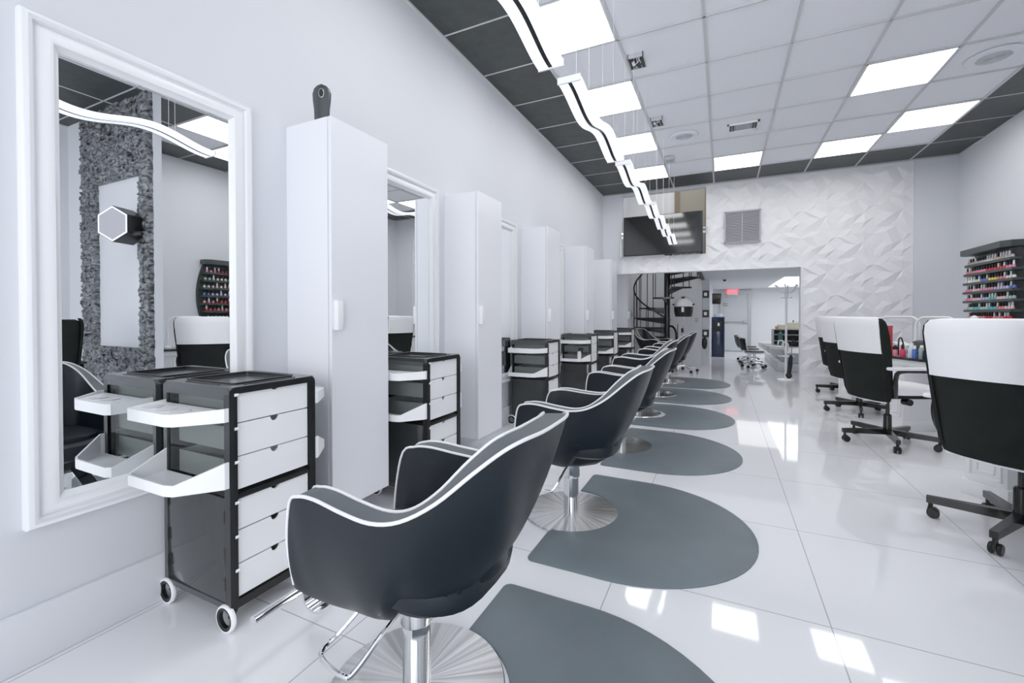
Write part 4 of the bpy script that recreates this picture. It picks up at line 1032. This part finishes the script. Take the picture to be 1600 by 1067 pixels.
obj('dispensing_niche', B().box(-0.11, 0.09, -0.036, -0.026, 0.66, 0.94, bev=0.004), M_BLACK, t)
obj('tap', B().box(-0.01, 0.03, -0.065, -0.03, 0.80, 0.88, bev=0.004), M_WPLAS, t)
obj('top_cup_holder', B().lathe([(0, 1.03), (0.10, 1.03), (0.11, 1.06), (0.10, 1.11), (0, 1.11)], c=(0, 0.11, 0), seg=20), M_CLEAR, t)
t = thing('wall_monitor', 'small black monitor tilted on a wall bracket above the water cooler', 'monitor', (1.78, 12.9, 1.53), radians(20))
b = B().box(-0.13, 0.13, -0.02, 0.02, -0.15, 0.14, bev=0.006); b.xf(Matrix.Rotation(radians(12), 4, 'X')); obj('casing', b, M_BLACK, t)
b = B().box(-0.117, 0.117, -0.024, -0.019, -0.13, 0.125); b.xf(Matrix.Rotation(radians(12), 4, 'X')); obj('screen', b, M_TV, t, smooth=False)
b = B(); b.box(-0.02, 0.02, 0.015, 0.06, -0.03, 0.03); b.cyl((0, 0.04, 0), (-0.22, 0.06, -0.02), 0.015, seg=8); obj('bracket', b, M_BLACK, t)
obj('cable', B().cyl((-0.10, 0.03, -0.12), (-0.10, 0.03, -0.50), 0.006, seg=6), M_BLACK, t)
for k, z in enumerate((1.524, 1.112, 0.692)):
    t = thing('picture_frame', 'square black frame with a white centre in the passage, ' + ('topmost of three', 'middle one of three', 'lowest of three')[k], 'picture frame', (1.622, 10.073, z), 0, 'square frames on the passage wall')
    obj('frame', frame_prism([(-0.062, -0.078), (0.062, -0.078), (0.062, 0.078), (-0.062, 0.078)], [(-0.035, -0.034), (0.022, -0.034), (0.022, 0.034), (-0.035, 0.034)], -0.03, 0.0, 'y'), M_BLACK, t, smooth=False)
    obj('picture', B().box(-0.036, 0.023, -0.031, -0.004, -0.035, 0.035), M_WPLAS, t, smooth=False, label='plain white centre')
t = thing('black_bag', 'black bag hanging on the passage wall under the lowest frame', 'bag', (1.60, 10.03, 0.585))
obj('bag_body', B().sphere((0, 0, -0.10), 0.13, (0.42, 0.25, 1.0)), M_BLACK, t)
obj('strap', B().tube(catmull([(-0.03, 0.0, -0.01), (0.0, 0.03, 0.04), (0.03, 0.0, -0.01)], 5), 0.006, 6), M_GREYMET, t)
t = thing('light_switch', 'small pale grey switch plate on the wall beside the hooded dryer', 'switch', (1.45, 9.945, 0.98))
obj('plate', B().box(-0.025, 0.025, -0.008, 0.003, -0.04, 0.04, bev=0.002), M_GRILL, t); obj('rocker', B().box(-0.012, 0.012, -0.012, -0.007, -0.02, 0.02, bev=0.002), M_GREYMET, t)
t = thing('dome_camera', 'tiny black dome camera under the back room ceiling', 'camera', (1.98, 10.2, 1.85))
obj('dome', B().sphere((0, 0, -0.025), 0.032), M_BLACK, t); obj('mount', B().cyl((0, 0, -0.018), (0, 0, 0.0), 0.042, seg=18), M_WPLAS, t)
t = thing('card_reader', 'small black card reader on the wall left of the far door', 'card reader', (2.02, 14.45, 1.40))
obj('casing', B().box(-0.055, 0.055, -0.02, 0.01, -0.03, 0.03, bev=0.005), M_BLACK, t); obj('reader_face', B().box(-0.045, 0.045, -0.022, -0.019, -0.02, 0.02), M_TV, t, smooth=False)
# coat stand and umbrella
t = thing('coat_stand', 'white coat stand with curled hooks at the right side of the doorway', 'coat stand', (2.90, 8.42, 0))
obj('pole', B().cyl((0, 0, 0.02), (0, 0, 1.48), 0.018, 0.016, seg=14), M_WPLAS, t)
obj('top_collar', B().cyl((0, 0, 1.36), (0, 0, 1.50), 0.026, seg=14), M_WPLAS, t)
for k in range(6):
    a = 2 * pi * k / 6 + 0.3; c, s = cos(a), sin(a)
    h = obj('hook', B().tube(catmull([(0.02 * c, 0.02 * s, 1.46), (0.07 * c, 0.07 * s, 1.455), (0.125 * c, 0.125 * s, 1.49), (0.15 * c, 0.15 * s, 1.55), (0.17 * c, 0.17 * s, 1.57)], 4), 0.007, 8), M_WPLAS, t)
    obj('hook_ball', B().sphere((0.172 * c, 0.172 * s, 1.572), 0.013), M_WPLAS, h)
    h = obj('peg', B().cyl((0.02 * c, 0.02 * s, 1.37), (0.075 * c, 0.075 * s, 1.37), 0.006, seg=8), M_WPLAS, t); obj('peg_ball', B().sphere((0.08 * c, 0.08 * s, 1.37), 0.012), M_WPLAS, h)
obj('umbrella_ring', B().tube([(0.12 * cos(a), 0.12 * sin(a), 0.40) for a in [2 * pi * q / 20 for q in range(20)]], 0.006, 6, closed=True), M_WPLAS, t)
b = B()
for k in range(3): a = 2 * pi * k / 3; b.cyl((0, 0, 0.40), (0.12 * cos(a), 0.12 * sin(a), 0.40), 0.005, seg=6)
obj('ring_spokes', b, M_WPLAS, t)
obj('foot', B().lathe([(0, 0), (0.13, 0), (0.13, 0.012), (0.03, 0.028), (0, 0.028)], seg=24), M_WPLAS, t)
t = thing('umbrella', 'closed black umbrella leaning in the coat stand ring', 'umbrella', (2.92, 8.27, 0.0))
P = [Vector((0.0, 0, 0.03)), Vector((0.055, 0.012, 0.66))]
at = lambda u: P[0].lerp(P[1], u)
obj('canopy', B().tube([at(0.02), at(0.06), at(0.11), at(0.15), at(0.2), at(0.4), at(0.56), at(0.64)], [0.012, 0.04, 0.052, 0.036, 0.030, 0.034, 0.03, 0.014], 12), M_BLACK, t)
obj('shaft', B().cyl(at(0.6), at(0.92), 0.008, seg=8), M_GREYMET, t)
obj('handle', B().tube(catmull([at(0.86), at(0.95), at(1.0) + Vector((0.01, 0, 0.02)), at(0.97) + Vector((0.045, 0, 0.01)), at(0.9) + Vector((0.04, 0, 0))], 4), 0.014, 8), M_BLACK, t)
# pedicure bench, sofa, shelf unit and stools
t = thing('pedicure_bench', 'white raised pedicure plinth with grey seats along the right of the back room', 'bench', (2.91, 9.66, 0))
obj('plinth', B().box(0.0, 1.6, 0.0, 2.8, 0, 0.155, bev=0.006), M_BENCH, t)
obj('seat_block', B().box(0.12, 1.6, 0.02, 2.8, 0.157, 0.36, bev=0.02), M_SOFA, t)
for k in range(4): obj('foot_bowl', B().lathe([(0, 0.26), (0.10, 0.26), (0.155, 0.32), (0.165, 0.40), (0.150, 0.42), (0.14, 0.40), (0.10, 0.30), (0, 0.29)], c=(0.06 - 0.02 * k, 0.55 + 0.68 * k, 0.0), seg=22), M_BENCH, t, label='white round foot bowl')
t = thing('shelf_unit', 'black open shelf unit behind the coat stand', 'shelf', (3.36, 11.5, 0.361))
b = B(); 
for x in (-0.37, 0.75): b.box(x - 0.012, x + 0.012, -0.15, 0.15, 0, 0.40)
for z in (0.0, 0.13, 0.27, 0.388): b.box(-0.38, 0.76, -0.15, 0.15, z, z + 0.014)
obj('carcass', b, M_GREYMET, t, smooth=False)
obj('back', B().box(-0.37, 0.75, 0.10, 0.12, 0.01, 0.39), M_BLACK, t, smooth=False)
def shelf_item(name, x, y, w, d, h, m, label, cat):
    tt = thing(name, label, cat, (3.36 + x, 11.5 + y, 0.764))
    obj('carton', B().box(-w, w, -d, d, 0, h, bev=0.003), m, tt); obj('lid', B().box(-w - 0.003, w + 0.003, -d - 0.003, d + 0.003, h * 0.8, h + 0.004), m, tt, smooth=False)
shelf_item('storage_box', -0.20, -0.02, 0.08, 0.08, 0.10, M_CREAM, 'low cream box on the left of the shelf unit', 'box')
shelf_item('storage_box', 0.02, -0.04, 0.13, 0.09, 0.15, M_CREAM, 'large cream box in the middle of the shelf unit', 'box')
shelf_item('storage_box', 0.22, -0.03, 0.05, 0.08, 0.17, M_TAN, 'tan carton at the right on the shelf unit', 'box')
shelf_item('storage_box', -0.30, -0.05, 0.025, 0.06, 0.06, M_TAN, 'tiny tan box at the left end of the shelf unit', 'box')
t = thing('green_bag', 'dark green bag standing on the pedicure seat before the shelf unit', 'bag', (3.10, 11.1, 0.361))
obj('bag_body', B().box(-0.035, 0.035, -0.08, 0.08, 0, 0.33, bev=0.015), M_GREEN, t); obj('bag_handle', B().tube(catmull([(0, -0.05, 0.32), (0, 0, 0.42), (0, 0.05, 0.32)], 5), 0.006, 6), M_GREEN, t)
for k in range(6):
    tt = thing('product_bottle', 'black product bottle on the shelf unit top, %s from the left' % ORD[k], 'bottle', (3.40 + 0.075 * k, 11.58, 0.764), 0, 'dark bottles on the shelf unit')
    obj('bottle_body', B().lathe([(0, 0), (0.028, 0), (0.028, 0.15), (0.012, 0.17), (0, 0.17)], seg=12), M_BLACK, tt); obj('cap', B().cyl((0, 0, 0.17), (0, 0, 0.20), 0.012, seg=10), M_WPLAS if k % 2 else M_BLACK, tt)
for k in range(2):
    tt = thing('chrome_tap', 'arched chrome tap over the pedicure bowls, ' + ('nearer one', 'farther one')[k], 'tap', (3.14, 10.2 + 0.75 * k, 0.361), 0, 'taps of the pedicure bench')
    obj('spout', B().tube([(0, 0, 0), (0, 0, 0.12)] + [(-0.05 * (1 - cos(a)), 0, 0.12 + 0.05 * sin(a)) for a in [pi * q / 8 for q in range(1, 9)]] + [(-0.10, 0, 0.08)], 0.012, 8), M_WPLAS, tt)
    obj('collar', B().cyl((0, 0, 0), (0, 0, 0.02), 0.025, seg=12), M_CHROME, tt)
def make_stool(label):
    t = thing('rolling_stool', label, 'stool', (0, 0, 0), 0, 'rolling pedicure stools')
    obj('seat', B().lathe([(0, 0.30), (0.17, 0.30), (0.185, 0.315), (0.17, 0.345), (0, 0.352)], seg=24), M_VINYL, t)
    obj('seat_rim', B().tube([(0.184 * cos(a), 0.184 * sin(a), 0.317) for a in [2 * pi * q / 24 for q in range(24)]], 0.009, 6, closed=True), M_PIPE, t)
    rings = []
    for z, w, x in ((0.36, 0.10, -0.20), (0.42, 0.17, -0.235), (0.54, 0.185, -0.255), (0.60, 0.15, -0.265)):
        rings.append([(x + 0.05 * (q / 6 - 1) ** 2 * 1.2, w * (q / 6 - 1), z) for q in range(13)] + [(x - 0.04 + 0.05 * (q / 6 - 1) ** 2 * 1.2, w * (q / 6 - 1), z) for q in range(12, -1, -1)])
    obj('backrest', B().loft(rings), M_VINYL, t)
    obj('back_piping', B().tube(catmull([(-0.15, -0.10, 0.36), (-0.18, -0.17, 0.42), (-0.20, -0.187, 0.54), (-0.21, -0.15, 0.605), (-0.262, 0, 0.61), (-0.21, 0.15, 0.605), (-0.20, 0.187, 0.54), (-0.18, 0.17, 0.42), (-0.15, 0.10, 0.36)], 4), 0.010, 6), M_PIPE, t)
    obj('back_bar', B().tube([(0.0, 0, 0.29), (-0.17, 0, 0.30), (-0.225, 0, 0.40)], 0.014, 8), M_CHROME, t)
    obj('column', B().cyl((0, 0, 0.09), (0, 0, 0.30), 0.022, seg=14), M_CHROME, t)
    for k in range(5):
        a = 2 * pi * k / 5 + 0.2; c, s = cos(a), sin(a)
        lg = obj('base_leg', B().tube([(0, 0, 0.10), (0.12 * c, 0.12 * s, 0.092), (0.22 * c, 0.22 * s, 0.07)], 0.014, 8), M_CHROME, t)
        obj('caster', B().lathe([(0, -0.015), (0.029, -0.015), (0.032, 0), (0.029, 0.015), (0, 0.015)], c=(0.225 * c, 0.225 * s, 0.032), axis='y', seg=14), M_CARTB, lg)
    return t
st = make_stool('black rolling stool with white piping nearest the coat stand, before the pedicure bench')
st.location = (2.54, 10.12, 0); st.rotation_euler = (0, 0, radians(10))
dup(st, (2.50, 10.85, 0), radians(-5), 'black rolling stool with white piping, middle one of three before the pedicure bench')
dup(st, (2.50, 11.6, 0), radians(5), 'black rolling stool with white piping, farthest of three before the pedicure bench')

# ---------------------------------------------------------------- lights
w = bpy.data.worlds.new('sky'); scn.world = w; w.use_nodes = True
bg = w.node_tree.nodes['Background']; bg.inputs['Color'].default_value = (0.90, 0.95, 1.0, 1); bg.inputs['Strength'].default_value = 0.6
def area(name, loc, rot, sx, sy, e, col=(1, 1, 1)):
    l = bpy.data.lights.new(name, 'AREA'); l.shape = 'RECTANGLE'; l.size = sx; l.size_y = sy; l.energy = e; l.color = col
    o = bpy.data.objects.new(name, l); COL.objects.link(o); o.location = loc; o.rotation_euler = rot; return o
area('daylight', (2.35, FRONT - 0.25, 1.5), (radians(90), 0, 0), 3.8, 2.4, 120, (0.95, 0.97, 1.0))
area('back_room_light', (2.9, 12.2, 1.84), (0, 0, 0), 1.2, 2.5, 9)
area('stair_light', (1.2, 8.9, 4.15), (0, 0, 0), 1.5, 1.5, 13, (1.0, 0.96, 0.9))
scn.view_settings.view_transform = 'Standard'
scn.view_settings.look = 'None'
scn.view_settings.exposure = 0.22
scn.view_settings.gamma = 1.12
scn.cycles.max_bounces = 16; scn.cycles.diffuse_bounces = 9; scn.cycles.glossy_bounces = 6; scn.cycles.transparent_max_bounces = 12
